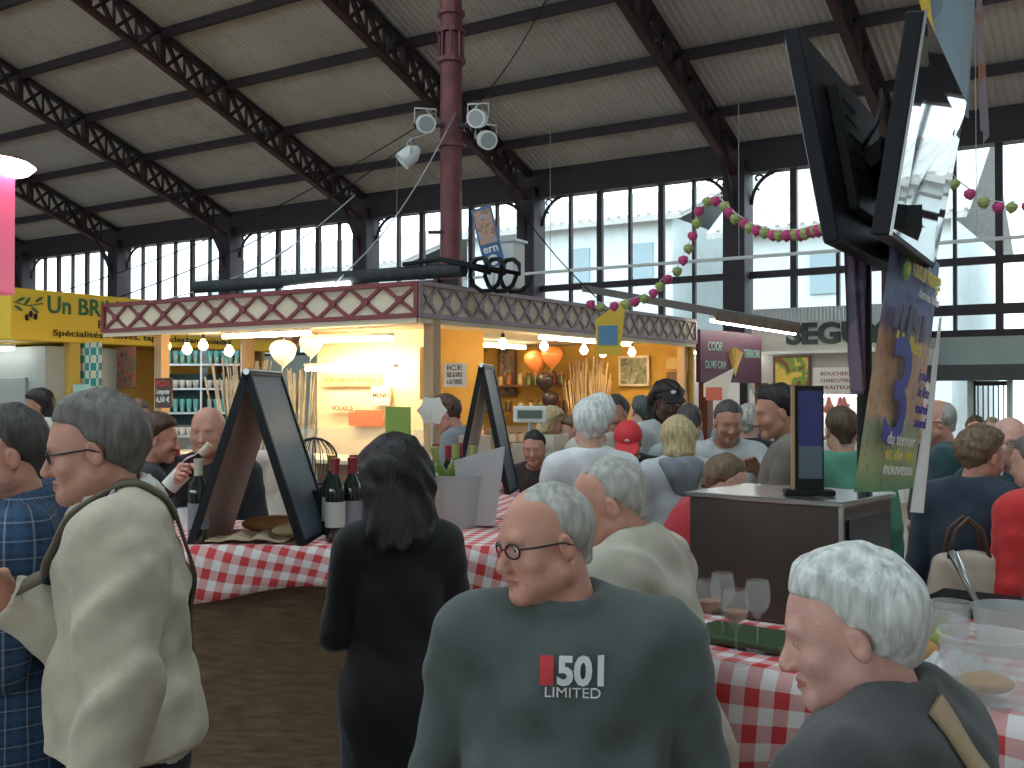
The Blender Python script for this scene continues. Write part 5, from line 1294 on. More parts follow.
# clear ice bucket with white wine
def tub(p, r0, r1, h, mt, name, label, cat, n=20, group=None, sq=None):
    m = MB(); m.lathe([(0, .003), (r0, 0), (r1, h), (r1 - .006, h), (r0 - .006, .008), (0, .01)], p, n)
    return tag(m.build(name, mat=mt, smooth='auto'), label, cat, group)
clear = mat('clear_plastic', (.80, .84, .84), .12, alpha=.28); frost = mat('frosted_tub', (.60, .64, .64), .3, alpha=.48)
tub(Vector((-.235, 4.30, zb)), .09, .125, .22, frost, 'ice_bucket', 'frosted ice bucket of green wine bottles right of the woman in black', 'bucket')
for x, y, r_, lb in ((-.275, 4.27, (R(8), R(-8), 0), 'left green wine bottle leaning in the frosted ice bucket'), (-.215, 4.32, (R(-4), R(10), 0), 'right green wine bottle leaning in the frosted ice bucket'), (-.25, 4.36, (R(-10), R(2), 0), 'rear green wine bottle in the frosted ice bucket')):
    bottle(Vector((x, y, zb + .03)), gg, mat('green_capsule', (.32, .36, .10), .35), lab_y, lb, 'green bottles in the ice bucket', rot=r_)
m = MB(); c = Vector((-.12, 4.32, zb + .01)); m.add([c + Vector(v) for v in ((-.09, -.05, 0), (.05, -.06, 0), (.05, .06, 0), (-.09, .05, 0), (-.12, -.07, .27), (.09, -.10, .33), (.09, .08, .30), (-.11, .07, .25))], [(0, 1, 5, 4), (1, 2, 6, 5), (2, 3, 7, 6), (3, 0, 4, 7), (0, 3, 2, 1)])
o = m.build('paper_bag', mat=mat('translucent_bag', (.62, .62, .62), .5, alpha=.8)); o.modifiers.new('s', 'SOLIDIFY').thickness = .002; tag(o, 'open grey-white paper bag standing right of the ice bucket', 'bag')
# white card stands, upright planks, crates on the far wing
plk = mat('pale_plank', (.52, .44, .33), .7, noise=.15, nscale=6, stretch=(1, 1, .2))
for i, (px, py, Y, w, h, lb) in enumerate(((391, 440, 5.6, .11, .24, 'upright pale wooden plank behind the black hair'), (526, 486, 7.2, .20, .34, 'left of two upright planks on the stall counter'), (561, 486, 7.3, .11, .40, 'right of two upright planks, by the white-haired man'), (475, 486, 6.4, .20, .30, 'upright pale board left of the small folding board'))):
    p = at(px, py, Y); p.z = BZ + .01 if Y < 7 else 1.12; m = MB(); m.box(p + Z * h / 2, (w, .06, h)); tag(m.build('wooden_crate', mat=plk, bevel=.004), lb, 'crate')
pbox_ = [(-.55, -.38, 5.55, 5.75, BZ + .01, BZ + .16, 'pink_carton', (.42, .05, .10), 'crimson carton on the far wing left of the small folding board'), (-.33, -.25, 6.4, 6.6, BZ + .01, BZ + .25, 'pink_carton', (.45, .06, .12), 'tall crimson carton behind the small folding board')]
for x0, x1, y0, y1, z0, z1, n_, c, lb in pbox_: tag(pbox(x0, x1, y0, y1, z0, z1, 'carton', None, mat(n_, c, .6)), lb, 'carton')
# side table at the end of the wing with planks
tb2 = empty('stall_table', (.2, 7.4, 0), 'small counter of produce behind the bar wing, before the shoppers', 'counter'); pbox(-.05, .48, 7.1, 7.66, 0, 1.08, 'base', tb2, M_['dwood'], .01); pbox(-.1, .52, 7.06, 7.70, 1.08, 1.12, 'top', tb2, M_['cream'], .01)
gcard = at(398, 440, 5.2); gcard.z = BZ + .01
r = empty('menu_stand', gcard, 'green and cream menu card on a stand above the black hair', 'sign'); m = MB(); m.box(gcard + Z * .36, (.16, .01, .26), rot=Matrix.Rotation(R(-35), 3, 'Z')); m.build('card', r, mat('green_card', (.25, .38, .06), .6)); m = MB(); m.cyl(gcard, gcard + Z * .3, .006, .006, 8); m.cyl(gcard, gcard + Z * .01, .05, .05, 16); m.build('stand', r, M_['steel'])
r = empty('white_flower_card', at(432, 470, 5.3), 'white paper flower-shaped card on a thin stick above the bottles', 'sign'); r.location.z = BZ + .01; b0 = Vector(r.location)
m = MB(); c = b0 + Z * .47; m.prism([c + Vector(((.080 if k % 2 == 0 else .062) * math.cos(k * math.pi / 6), 0, (.080 if k % 2 == 0 else .062) * math.sin(k * math.pi / 6))) for k in range(12)], (0, .006, 0)); m.build('card', r, M_['paper']); m = MB(); m.cyl(b0, c, .004, .004, 6); m.build('stick', r, M_['paper'])
# scale display
sc = at(530, 440, 7.4); r = empty('shop_scale', Vector((sc.x, 7.5, 1.12)), 'white shop scale with raised display on the far counter', 'scale'); b0 = Vector((sc.x, 7.5, 1.12))
pbox(b0.x - .14, b0.x + .14, 7.42, 7.62, 1.12, 1.18, 'platform', r, M_['white_paint']); m = MB(); m.cyl(b0 + Z * .06, b0 + Z * .5, .015, .015, 10); m.build('pole', r, M_['steel']); pbox(b0.x - .12, b0.x + .12, 7.47, 7.53, 1.60, 1.72, 'display', r, M_['white_paint'], .01)
pbox(b0.x - .09, b0.x + .09, 7.462, 7.47, 1.63, 1.69, 'screen', r, mat('lcd', (.12, .16, .13), .2), 0)
# fan cage & dark tub
fc = Vector((-.83, 4.32, zb)); r = empty('wire_rack', fc, 'round dark wire cage rack right of the slate board', 'rack'); m = MB()
for k in range(9): a = k / 9 * math.pi; m.tube([fc + Z * .27 + Vector((math.cos(a) * .10 * math.cos(t), math.sin(a) * .06 * math.cos(t), .10 * math.sin(t))) for t in [j / 12 * 2 * math.pi for j in range(12)]], .002, n=4, closed=True)
m.tube([fc + Z * .27 + Vector((.10 * math.cos(t), 0, .10 * math.sin(t))) for t in [j / 20 * 2 * math.pi for j in range(20)]], .004, n=5, closed=True); m.cyl(fc, fc + Z * .17, .008, .008, 8); m.cyl(fc, fc + Z * .008, .06, .06, 16); m.build('cage', r, blk)
tub(Vector((-.76, 4.18, zb)), .065, .075, .17, mat('dark_tub', (.03, .03, .03), .5), 'dark_tub', 'dark round tub right of the slate board', 'tub')
# bread and paper inside the board
bread = mat('bread_crust', (.50, .26, .09), .7, noise=.25, nscale=14); bread2 = mat('pale_bread', (.72, .56, .34), .8)
def loaf(p, r, mt, label, group=None, rot=None, name='bread_loaf', cat='bread', cuts=3):
    v = Vol((-r[0] - .02, -r[1] - .02, -.01), (r[0] + .02, r[1] + .02, r[2] * 2 + .02), .006); v.ell((0, 0, r[2]), r)
    for k in range(cuts): x = (k - (cuts - 1) / 2) * r[0] * .5; v.rc((x - r[1] * .3, -r[1] * .6, r[2] * 1.95), (x + r[1] * .3, r[1] * .6, r[2] * 1.95), .006, .006, .006, sub=True)
    o = npmesh(name, [(*v.mesh(), None)], [mt]); o.location = p
    if rot: o.rotation_euler = (0, 0, rot)
    return tag(o, label, cat, group)
loaf(Vector((-.93, 4.12, zb)), (.15, .07, .035), bread, 'round bread loaf lying under the open slate board')
loaf(Vector((-.84, 3.98, zb)), (.09, .05, .028), bread2, 'pale half loaf in front of the round one under the slate board', rot=.5)
def crumple(p, w, d, h, mt, label, name='paper_sheet', cat='paper', seed=1, rz=0):
    rr = np.random.RandomState(seed); n = 12; vs = []
    for i in range(n):
        for j in range(n):
            u, v = i / (n - 1) - .5, j / (n - 1) - .5; vs.append((u * w, v * d, .004 + h * abs(math.sin(u * 9 + seed) * math.cos(v * 8 + seed * 2)) * (1.2 - 2 * abs(u)) + rr.uniform(0, .008)))
    m = MB(); m.add(vs, [(i * n + j, (i + 1) * n + j, (i + 1) * n + j + 1, i * n + j + 1) for i in range(n - 1) for j in range(n - 1)]); e = m.build(name, mat=mt, local=True); e.location = p; e.rotation_euler = (0, 0, rz); e.modifiers.new('s', 'SOLIDIFY').thickness = .001
    return tag(e, label, cat)
crumple(Vector((-.98, 3.87, zb)), .30, .16, .035, mat('kraft_paper', (.50, .38, .26), .8), 'crumpled brown paper at the front foot of the slate board', seed=3)
crumple(Vector((-.86, 4.3, zb)), .34, .22, .05, M_['paper'], 'crumpled white paper behind the bread loaves', seed=5)
tum = mat('drinking_glass', (.9, .95, .95), .03, alpha=.35)
def tumbler(p, label, group=None): m = MB(); m.lathe([(0, .004), (.028, 0), (.034, .09), (.032, .09), (.026, .008), (0, .008)], p, 16); return tag(m.build('tumbler', mat=tum, smooth='auto'), label, 'glass', group)
tumbler(Vector((-.80, 4.43, zb)), 'small clear tumbler behind the slate board'); tumbler(Vector((-1.33, 4.2, zb)), 'small clear tumbler at the left end of the bar')

# ---------------------------------------------------------------- tasting table on the right
T0 = Vector((.17, 3.01, 0)); D1 = Vector((.763, -.646, 0)).normalized(); D2 = Vector((.646, .763, 0)).normalized(); TZ = 1.10
def T_(a, b, z=0): return T0 + D1 * a + D2 * b + Z * z
tt = empty('tasting_table', T_(1, .4), 'long tasting table at the lower right under a checked cloth', 'table')
m = MB(); m.prism([T_(0, 0, TZ - .03), T_(2.3, 0, TZ - .03), T_(2.3, .95, TZ - .03), T_(0, .95, TZ - .03)], (0, 0, .03)); m.build('tabletop', tt, M_['dwood'])
for a, b in ((.05, .05), (2.25, .05), (2.25, .9), (.05, .9)): m = MB(); m.box(T_(a, b, (TZ - .03) / 2), (.06, .06, TZ - .03), rot=math.atan2(D1.y, D1.x)); m.build('leg', tt, M_['dwood'])
quadcloth('tablecloth', T_(0, 0), D1, D2, 2.3, .95, TZ, (.25, .25, .42, .2), .08, gingham('red_gingham_large', .082), 'red and white gingham cloth hanging off the tasting table at lower right', seed=11, wav=.025)
# steel cabinet
cb = empty('steel_cabinet', T_(.38, .66), 'brown-grey metal cabinet with shiny top on the tasting table', 'cabinet'); cz0, cz1 = TZ + .012, 1.475
def Cc(a, b, z): return T_(.115 + a, .48 + b, z)
brn = mat('brown_steel', (.10, .075, .062), .35, .55, noise=.15, nscale=4)
m = MB(); m.prism([Cc(0, 0, cz0), Cc(.50, 0, cz0), Cc(.50, .40, cz0), Cc(0, .40, cz0)], (0, 0, cz1 - cz0)); m.build('body', cb, brn, bevel=.006)
m = MB(); m.prism([Cc(-.012, -.012, cz1), Cc(.512, -.012, cz1), Cc(.512, .412, cz1), Cc(-.012, .412, cz1)], (0, 0, .016)); m.build('top', cb, mat('shiny_steel_top', (.55, .56, .56), .2, .9), bevel=.004)
m = MB(); m.prism([Cc(.503, .04, cz0 + .04), Cc(.503, .36, cz0 + .04), Cc(.510, .36, cz0 + .04), Cc(.510, .04, cz0 + .04)], (0, 0, cz1 - cz0 - .08)); m.build('door', cb, mat('dark_door_glass', (.02, .022, .03), .12))
m = MB(); m.bar(Cc(.502, .0, cz0 + .01), Cc(.502, .0, cz1), .012, .012, up=D1); m.build('edge_strip', cb, M_['steel'])
# menu holder on the cabinet
mh = Cc(.345, .13, cz1 + .018); r = empty('menu_holder', mh, 'narrow dark menu holder standing upright on the metal cabinet', 'menu holder'); rm = facing(Vector((-.15, -1, 0)))
m = MB(); m.box(mh + Z * .17, (.088, .33, .014), rot=rm); m.build('board', r, blk); m = MB(); m.box(mh + Z * .235 + rm @ Vector((.004, 0, .008)), (.070, .17, .004), rot=rm); m.build('sheet', r, mat('indigo_print', (.03, .03, .16), .4)); m = MB(); m.box(mh + Z * .10 + rm @ Vector((.004, 0, .008)), (.070, .10, .004), rot=rm); m.build('sheet', r, mat('grey_blue_print', (.10, .13, .17), .4))
m = MB(); m.box(mh + Z * .17 + rm @ Vector((-.048, 0, 0)), (.010, .33, .02), rot=rm); m.build('edge', r, M_['wood']); m = MB(); m.box(mh + Z * .008, (.15, .016, .08), rot=rm); m.build('base', r, blk, bevel=.004)
# glasses and food on the table
wg = mat('wine_glass', (.80, .84, .84), .02, alpha=.13, spec=.5); wine = mat('pale_wine', (.55, .28, .16), .05, alpha=.8)
WG = []
def wineglass(p, label, fill=True):
    e = empty('wine_glass', p, label, 'glass', 'wine glasses on the tasting table')
    if not WG:
        m = MB(); m.lathe([(0, .002), (.034, 0), (.033, .004), (.006, .01), (.004, .02), (.004, .085), (.012, .095), (.030, .115), (.036, .14), (.034, .165), (.029, .19), (.0275, .19), (.032, .165), (.034, .14), (.028, .117), (0, .10)], (0, 0, 0), 20); WG.append(m.build('bowl', e, wg, smooth='auto', local=True))
        m = MB(); m.lathe([(0, .101), (.027, .118), (.0325, .135), (0, .135)], (0, 0, 0), 16); WG.append(m.build('wine', e, wine, smooth='auto', local=True))
    else:
        for o in WG[:2 if fill else 1]: k = o.copy(); k.parent = e; COL.objects.link(k)
tz = TZ + .012
def TP(px, py, z=tz): Y = (CAMZ - z) * F / (py - HOR); return Vector(((px - 512) / F * Y, Y, z))
wineglass(TP(735, 663), 'wine glass standing nearest the beige-jacketed man, front one'); wineglass(TP(722, 640), 'wine glass at the back left, touching the cabinet side', 0); wineglass(TP(708, 650), 'leftmost wine glass on the tasting table')
wineglass(TP(757, 650), 'wine glass just right of the front one', 0)
def bowlplate(p, r, h, mt, label, name, cat): m = MB(); m.lathe([(0, .004), (r * .6, 0), (r, h), (r * .97, h), (r * .58, .008), (0, .01)], p, 28); return tag(m.build(name, mat=mt, smooth='auto'), label, cat)
trm = mat('green_tray', (.05, .09, .04), .4)
m = MB(); c = TP(745, 640); m.box(c + Z * .012, (.30, .20, .022), rot=math.atan2(D1.y, D1.x)); tag(m.build('serving_tray', mat=trm, bevel=.008), 'dark green tray under the wine glasses', 'tray')
blkt = TP(975, 602); m = MB(); m.box(blkt + Z * .012, (.26, .16, .022), rot=math.atan2(D1.y, D1.x)); tag(m.build('serving_tray', mat=blk, bevel=.008), 'black tray at the far side of the tasting table under the woman\'s bag', 'tray')
for i, (px, py, w, mt, lb) in enumerate(((905, 662, .085, bread, 'crusty brown bread loaf behind the white-haired man at the bottom right'), (930, 645, .06, mat('salad_green', (.28, .42, .06), .6), 'green salad heap beside the brown loaf'), (880, 640, .07, bread2, 'pale cut loaf left of the salad heap'), (860, 660, .06, bread, 'small brown roll left of the crusty loaf'))):
    loaf(TP(px, py), (w, w * .65, w * .4), mt, lb, rot=.4 * i, name='bread_loaf' if 'salad' not in lb else 'salad_heap', cat='bread' if 'salad' not in lb else 'food')
bowlplate(TP(925, 625), .11, .03, M_['paper'], 'white plate of cut food at the back of the tasting table', 'plate', 'plate')
for k in range(7): a = k * .9; o = MB().ell(TP(925, 625) + Vector((.05 * math.cos(a), .05 * math.sin(a), .03)), (.022, .016, .012), n=8).build('canape', None, [bread, bread2, mat('ham_slice', (.5, .15, .1), .6)][k % 3], smooth=True); tag(o, 'small canape on the white plate, %s around the ring' % ORD[k], 'canape', 'canapes on the white plate')
tub(TP(985, 700), .085, .105, .15, clear, 'plastic_tub', 'large clear plastic tub at the right edge of the tasting table', 'tub'); loaf(TP(985, 700) + Z * .02, (.06, .055, .022), mat('amber_food', (.5, .25, .06), .5), 'amber food inside the large clear tub', name='preserved_food', cat='food', cuts=0)
tub(TP(1010, 650), .08, .10, .12, frost, 'plastic_tub', 'frosted tub behind the large clear one', 'tub'); loaf(TP(1010, 650) + Z * .01, (.055, .05, .02), mat('yellow_food', (.6, .5, .12), .5), 'yellow food inside the frosted tub', name='preserved_food', cat='food', cuts=0)
tub(TP(950, 640), .045, .055, .11, clear, 'plastic_cup', 'clear plastic cup behind the salad heap', 'cup')
tg = TP(985, 640); m = MB()
for sg in (-1, 1): m.tube([tg + Vector((-.0, 0, .06)), tg + Vector((-.035, .02 + .008 * sg, .14)), tg + Vector((-.07, .05 + .02 * sg, .24))], [.004, .007, .010], n=6)
tag(m.build('serving_tongs', mat=M_['steel'], smooth=True), 'steel serving tongs sticking up by the tubs', 'tongs')
crumple(TP(950, 672), .22, .16, .05, mat('clear_wrap', (.8, .82, .82), .25, alpha=.6), 'crumpled clear wrap at the front of the tasting table', name='plastic_wrap', cat='wrap', seed=9)

# ---------------------------------------------------------------- hanging screens and banners
def quad_slab(pts, th, out):      # pts: four corners, thickness away from out
    m = MB(); m.prism(pts, Vector(out) * -th); return m
def screen(name, pts, label, front):
    P = [Vector(p) for p in pts]; nrm = (P[1] - P[0]).cross(P[3] - P[0]).normalized()
    if nrm.dot(Vector((.87, -.5, 0))) < 0: nrm = -nrm
    c = sum(P, Vector()) / 4; e = empty('television', c, label, 'television')
    def ins(f, off): return [c + (p - c) * f + nrm * off for p in P]
    if front:        # glass faces the viewer
        m = MB(); m.prism(ins(1, 0), -nrm * .045); m.build('casing', e, M_['black'], bevel=.005); m = MB(); m.prism(ins(.955, .0015), nrm * .002); m.build('screen', e, mat('mirror_black_glass', (.02, .025, .035), .03, spec=1.0, coat=1.0, metal=.0))
        m = MB(); m.bar(P[0] + nrm * .003, P[3] + nrm * .003, .008, .006, up=nrm); m.build('bezel_edge', e, M_['steel'])
        b = ins(.5, -.045); m = MB(); m.prism(b, -nrm * .03); m.build('rear_cover', e, M_['black'])
    else:
        m = MB(); m.prism(ins(1, 0), -nrm * .04); m.build('casing', e, mat('satin_black_back', (.012, .012, .016), .5, spec=.2), bevel=.005); m = MB(); m.prism(ins(.62, 0), nrm * .03); m.build('rear_cover', e, M_['black'], bevel=.006)
        m = MB(); m.prism(ins(.96, -.042), -nrm * .002); m.build('screen', e, M_['black_gloss'])
        m = MB()
        for k in range(6): a, b = ins(.5, .031)[0].lerp(ins(.5, .031)[3], k / 6), ins(.5, .031)[1].lerp(ins(.5, .031)[2], k / 6); m.bar(a, a.lerp(b, .3), .004, .006)
        m.build('vents', e, M_['black'])
    return e, nrm, P
tB, nB, PB = screen('b', [(.991, 2.46, 2.724), (1.403, 3.17, 2.708), (1.302, 3.17, 2.19), (.903, 2.46, 2.182)], 'tilted glossy screen reflecting the windows, right one of the hanging pair', True)
tA, nA, PA = screen('a', [(.727, 2.6, 2.734), (1.208, 3.4, 2.714), (1.30, 3.4, 2.20), (.828, 2.6, 2.191)], 'dark television seen from behind, left one of the hanging pair', False)
mp_ = empty('screen_mast', (1.17, 3.42, 0), 'black mast carrying the two hanging screens and the banners', 'mast')
m = MB(); m.cyl((1.17, 3.42, 0), (1.17, 3.42, 2.60), .025, .025, 12); m.build('pole', mp_, M_['black'], smooth='auto'); m = MB(); m.cyl((1.17, 3.42, 0), (1.17, 3.42, .02), .28, .28, 24); m.build('base_plate', mp_, M_['black'])
m = MB(); m.bar((1.17, 3.42, 2.46), (1.09, 2.95, 2.46), .05, .16); m.bar((1.09, 2.95, 2.52), PA[0].lerp(PA[2], .5) + nA * .03, .08, .05); m.bar((1.09, 2.95, 2.52), PB[0].lerp(PB[2], .5) - nB * .06, .08, .05)
m.bar((1.0, 2.6, 2.25), (1.24, 3.3, 2.25), .07, .06); m.build('bracket', mp_, M_['black'])
for dz in (0, .03): m = MB(); m.tube([Vector((1.15, 3.2, 2.75)), Vector((1.08, 3.0, 2.62 + dz)), Vector((1.02, 2.9, 2.55)), Vector((.99, 2.95, 2.48))], .006, n=6); m.build('signal_cable', mp_, M_['black'], smooth=True)
# main banner
def curtain(name, a, b, c, d, mt, nfold=3, amp=.012, n=24, label=None, cat='banner'):
    """a,b top corners, d,c bottom corners"""
    a, b, c, d = map(Vector, (a, b, c, d)); nn = (b - a).cross(d - a).normalized(); vs = []; uv = []
    for j in range(n + 1):
        for i in range(n + 1):
            u, v = i / n, j / n; p = a.lerp(b, u).lerp(d.lerp(c, u), v) + nn * amp * math.sin(u * nfold * 6.28 + v * 2) * (.3 + v); vs.append(p); uv.append((u, 1 - v))
    m = MB(); m.add(vs, [(j * (n + 1) + i, (j + 1) * (n + 1) + i, (j + 1) * (n + 1) + i + 1, j * (n + 1) + i + 1) for j in range(n) for i in range(n)]); m.uv = uv
    return m, (a + c) / 2, nn
def fnban(nt, b):
    o, _ = coords(nt, 'UV'); tc = N(nt, 'TexCoord'); n = N(nt, 'TexNoise'); n.inputs['Scale'].default_value = 7; nt.links.new(tc.outputs['UV'], n.inputs['Vector'])
    v = mth(nt, 'MULTIPLY_ADD', n.outputs[0], .10, mth(nt, 'SUBTRACT', o[1], .05)); r = N(nt, 'ValToRGB'); cr_ = r.color_ramp
    cols = [(0, (.12, .30, .14)), (.10, (.42, .50, .24)), (.27, (.40, .44, .26)), (.30, (.66, .42, .26)), (.62, (.62, .38, .24)), (.66, (.26, .20, .28)), (.74, (.16, .19, .38)), (1, (.20, .28, .52))]
    while len(cr_.elements) < len(cols): cr_.elements.new(.5)
    for e, (p, c) in zip(cr_.elements, cols): e.position = p
    for e, (p, c) in zip(cr_.elements, cols): e.color = (*c, 1)
    nt.links.new(v, r.inputs[0]); n2 = N(nt, 'TexNoise'); n2.inputs['Scale'].default_value = 16; nt.links.new(tc.outputs['UV'], n2.inputs['Vector'])
    nt.links.new(mixc(nt, mth(nt, 'MULTIPLY', mth(nt, 'GREATER_THAN', n2.outputs[0], .58), .25), r.outputs[0], (.05, .05, .06)), b.inputs['Base Color'])
A4 = [(1.075, 2.90, 2.26), (1.372, 3.30, 2.22), (1.292, 3.30, 1.50), (.969, 2.90, 1.525)]
m, cc, nn = curtain('b', *A4, None, nfold=1, amp=.006)
if nn.dot(Vector((.87, -.5, 0))) < 0: nn = -nn
bn = empty('printed_banner', cc, 'tall printed banner with a large blue 3 hanging under the right screen', 'banner'); m.build('cloth', bn, nodes_mat('banner_print', fnban, .55), smooth=True)
a, b, c, d = map(Vector, A4); ux = (b - a).normalized(); uy = (a - d).normalized(); RM = Matrix((ux, uy, nn)).transposed(); W4 = (b - a).length; H4 = (a - d).length
def bp_(u, v): return a.lerp(b, u).lerp(d.lerp(c, u), 1 - v) + nn * .022
yel_l = mat('banner_yellow', (.75, .62, .08), .5); blu_l = mat('banner_blue', (.05, .05, .32), .5)
text('lettering', 'Tout un fromage', bp_(.60, .87), RM, .085, yel_l, bn, .001, .001, width=.31); text('lettering', 'dans nos halles', bp_(.70, .80), RM, .04, M_['paper'], bn, .001, 0, width=.22)
text('lettering', 'Halles', bp_(.42, .57), RM, .07, yel_l, bn, .001, .001, width=.26); text('lettering', '3', bp_(.33, .20), RM, .44, blu_l, bn, .001, .006, width=.20)
for i, (tx, v) in enumerate((('jours', .47), ('de fête', .40), ('vendredi', .33), ('samedi', .27))): text('lettering', tx, bp_(.80, v), RM, .05, blu_l, bn, .001, 0, width=.13)
for i, (tx, v) in enumerate((('du terroir', .19), ('et du vin', .13), ('nouveau', .07))): text('lettering', tx, bp_(.5, v), RM, .055, yel_l if i % 2 else M_['paper'], bn, .001, 0, width=.28)
m = MB(); p = bp_(.20, .88); m.ell(p, (.035, .035, .004), mat('banner_green', (.15, .4, .06), .5), 16, rot=RM); m.ell(p + nn * .004, (.016, .016, .004), yel_l, 12, rot=RM); m.build('emblem', bn)
m = MB()
for k in range(5): m.box(bp_(.12 + .13 * k, .68 + .015 * (k % 2)), (.035, .05 + .03 * (k % 3), .004), mat('skyline_print', (.12, .11, .16), .6), rot=RM)
m.ell(bp_(.45, .71), (.03, .035, .004), MATS['skyline_print'], 12, rot=RM); m.build('skyline_print', bn)
m, cc, nn2 = curtain('b', (.965, 3.0, 2.27), (1.055, 3.05, 2.24), (1.03, 3.05, 1.82), (1.005, 3.0, 1.80), None, 2, .02, 16); tag(m.build('crumpled_banner', mat=artmat('plum_banner', [(.06, .05, .09), (.14, .09, .14), (.30, .17, .18)], 5), smooth=True), 'crumpled plum banner hanging left of the large blue 3', 'banner')
m, cc, nn2 = curtain('b', (1.385, 3.32, 2.05), (1.405, 3.38, 2.05), (1.335, 3.38, 1.42), (1.30, 3.32, 1.42), None, 1, .015, 12); tag(m.build('white_strip_banner', mat=M_['paper'], smooth=True), 'narrow white strip hanging at the right edge of the printed banner', 'banner')
m, cc, nn2 = curtain('b', (1.24, 3.1, 3.12), (1.50, 3.32, 3.12), (1.50, 3.32, 2.70), (1.30, 3.12, 2.74), None, 1, .02, 16); tag(m.build('upper_banner', mat=artmat('blue_grey_banner', [(.20, .27, .34), (.28, .36, .42), (.34, .40, .42)], 2, .3), smooth=True), 'grey-blue banner above the right screen', 'banner')
m, cc, nn2 = curtain('b', (1.505, 3.33, 3.12), (1.54, 3.36, 3.12), (1.555, 3.36, 2.62), (1.53, 3.33, 2.66), None, 1, .01, 10); tag(m.build('brown_strip_banner', mat=artmat('rust_banner', [(.3, .12, .08), (.25, .2, .22), (.4, .2, .12)], 6), smooth=True), 'rusty pink strip at the right edge of the upper banner', 'banner')
m, cc, nn2 = curtain('b', (1.19, 3.05, 3.05), (1.25, 3.08, 3.05), (1.28, 3.08, 2.82), (1.25, 3.05, 2.86), None, 1, .008, 8); tag(m.build('yellow_ribbon', mat=yl, smooth=True), 'yellow ribbon strip left of the upper banner', 'banner')
rl = empty('banner_rail', (1.4, 3.2, 3.13), 'thin dark rail and cables holding the upper banner', 'rail'); m = MB(); m.bar((1.16, 3.02, 3.13), (1.56, 3.38, 3.13), .02, .02); m.build('bar', rl, M_['black'])
for x, y in ((1.18, 3.04), (1.54, 3.36)): m = MB(); m.cyl((x, y, 3.13), (x, y, 8.5), .004, .004, 5); m.build('cable', rl, M_['black'])
# ---------------------------------------------------------------- people in the foreground
sage = cloth('sage_sweat', (.076, .092, .088))
cream = cloth('cream_jacket', (.56, .50, .38)); beige = cloth('beige_jacket', (.46, .42, .34)); white_c = cloth('white_cotton', (.74, .74, .72)); blackc = cloth('black_coat', (.006, .006, .007)); charcoal = cloth('charcoal_jacket', (.055, .056, .056))
navyplaid = plaid('navy_plaid', (.02, .04, .09), (.30, .38, .46), (.03, .09, .18), .040)
r1, HM1 = person('man in a grey-green sweatshirt with a chest print, glasses and thinning grey hair', .105, 1.97, 172, 1.65, hero=True, hair='thin', hc=('silver', (.42, .40, .36)), head=(-56, -8, 4), tone='ruddy', top='sweatshirt', topc=sage, girth=1.42, belly=.06, wide=1.15, glasses='dark', collar=(sage, .03, .066, 0), inf=.022, fold=.006)
# chest print
def shrink(root, o): pass
def chestprint(root):
    sw = [c for c in root.children if c.name.startswith('sweatshirt')][0]
    V = np.array([v.co[:] for v in sw.data.vertices])
    def ysurf(x, z):
        k = (np.abs(V[:, 0] - x) < .02) & (np.abs(V[:, 2] - z) < .02) & (V[:, 1] > 0); return float(V[k, 1].max()) if k.any() else .2
    def wrap(me):
        for v in me.vertices: v.co.y = ysurf(v.co.x, v.co.z) + .003 + (.002 if v.co.y > 0.001 else 0)
    DZ = .125; DX = .036
    def rectgrid(xa, xb, za, zb, nx, nz, name, mt):
        vs = [(DX + xa + (xb - xa) * i / nx, 0, DZ + za + (zb - za) * j / nz) for i in range(nx + 1) for j in range(nz + 1)]
        fs = [(i * (nz + 1) + j, i * (nz + 1) + j + 1, (i + 1) * (nz + 1) + j + 1, (i + 1) * (nz + 1) + j) for i in range(nx) for j in range(nz)]
        m = MB(); m.add(vs, fs); o = m.build(name, sw, mt, local=True); wrap(o.data); return o
    red = mat('print_red', (.55, .03, .04), .6); wht = mat('print_white', (.62, .62, .60), .6)
    rectgrid(-.022, .004, 1.235, 1.288, 3, 5, 'red_print_block', red)
    FR = Matrix(((-1, 0, 0), (0, 0, 1), (0, 1, 0)))      # text x -> -x, text y -> z, out -> +y
    for tx, x, z, sz, w in (('501', -.028, 1.238, .070, .088), ('LIMITED', -.004, 1.214, .026, .105)):
        o = text('white_lettering', tx, (x + DX, 0, z + DZ), FR, sz, wht, sw, .0, .0028 if tx == '501' else 0, align='LEFT', local=True, width=w)
        for v in o.data.vertices: v.co.y = 0
        wrap(o.data)
chestprint(r1)
r2, HM2 = person('man in a cream blouson with white shirt collar, dark glasses and combed grey hair', -.905, 2.42, 112, 1.82, hero=True, hair='grey', hc=('grey', (.15, .135, .12)), head=(-6, -10, 0), tone='ruddy', top='jacket', topc=cream, inf=.042, girth=1.12, hem=.96, openf=.09, inner=white_c, collar=(white_c, .035, .066, 30), glasses='dark', armR=(.04, .24, 1.28), curl=(20, 30), lean=4, fold=.009)
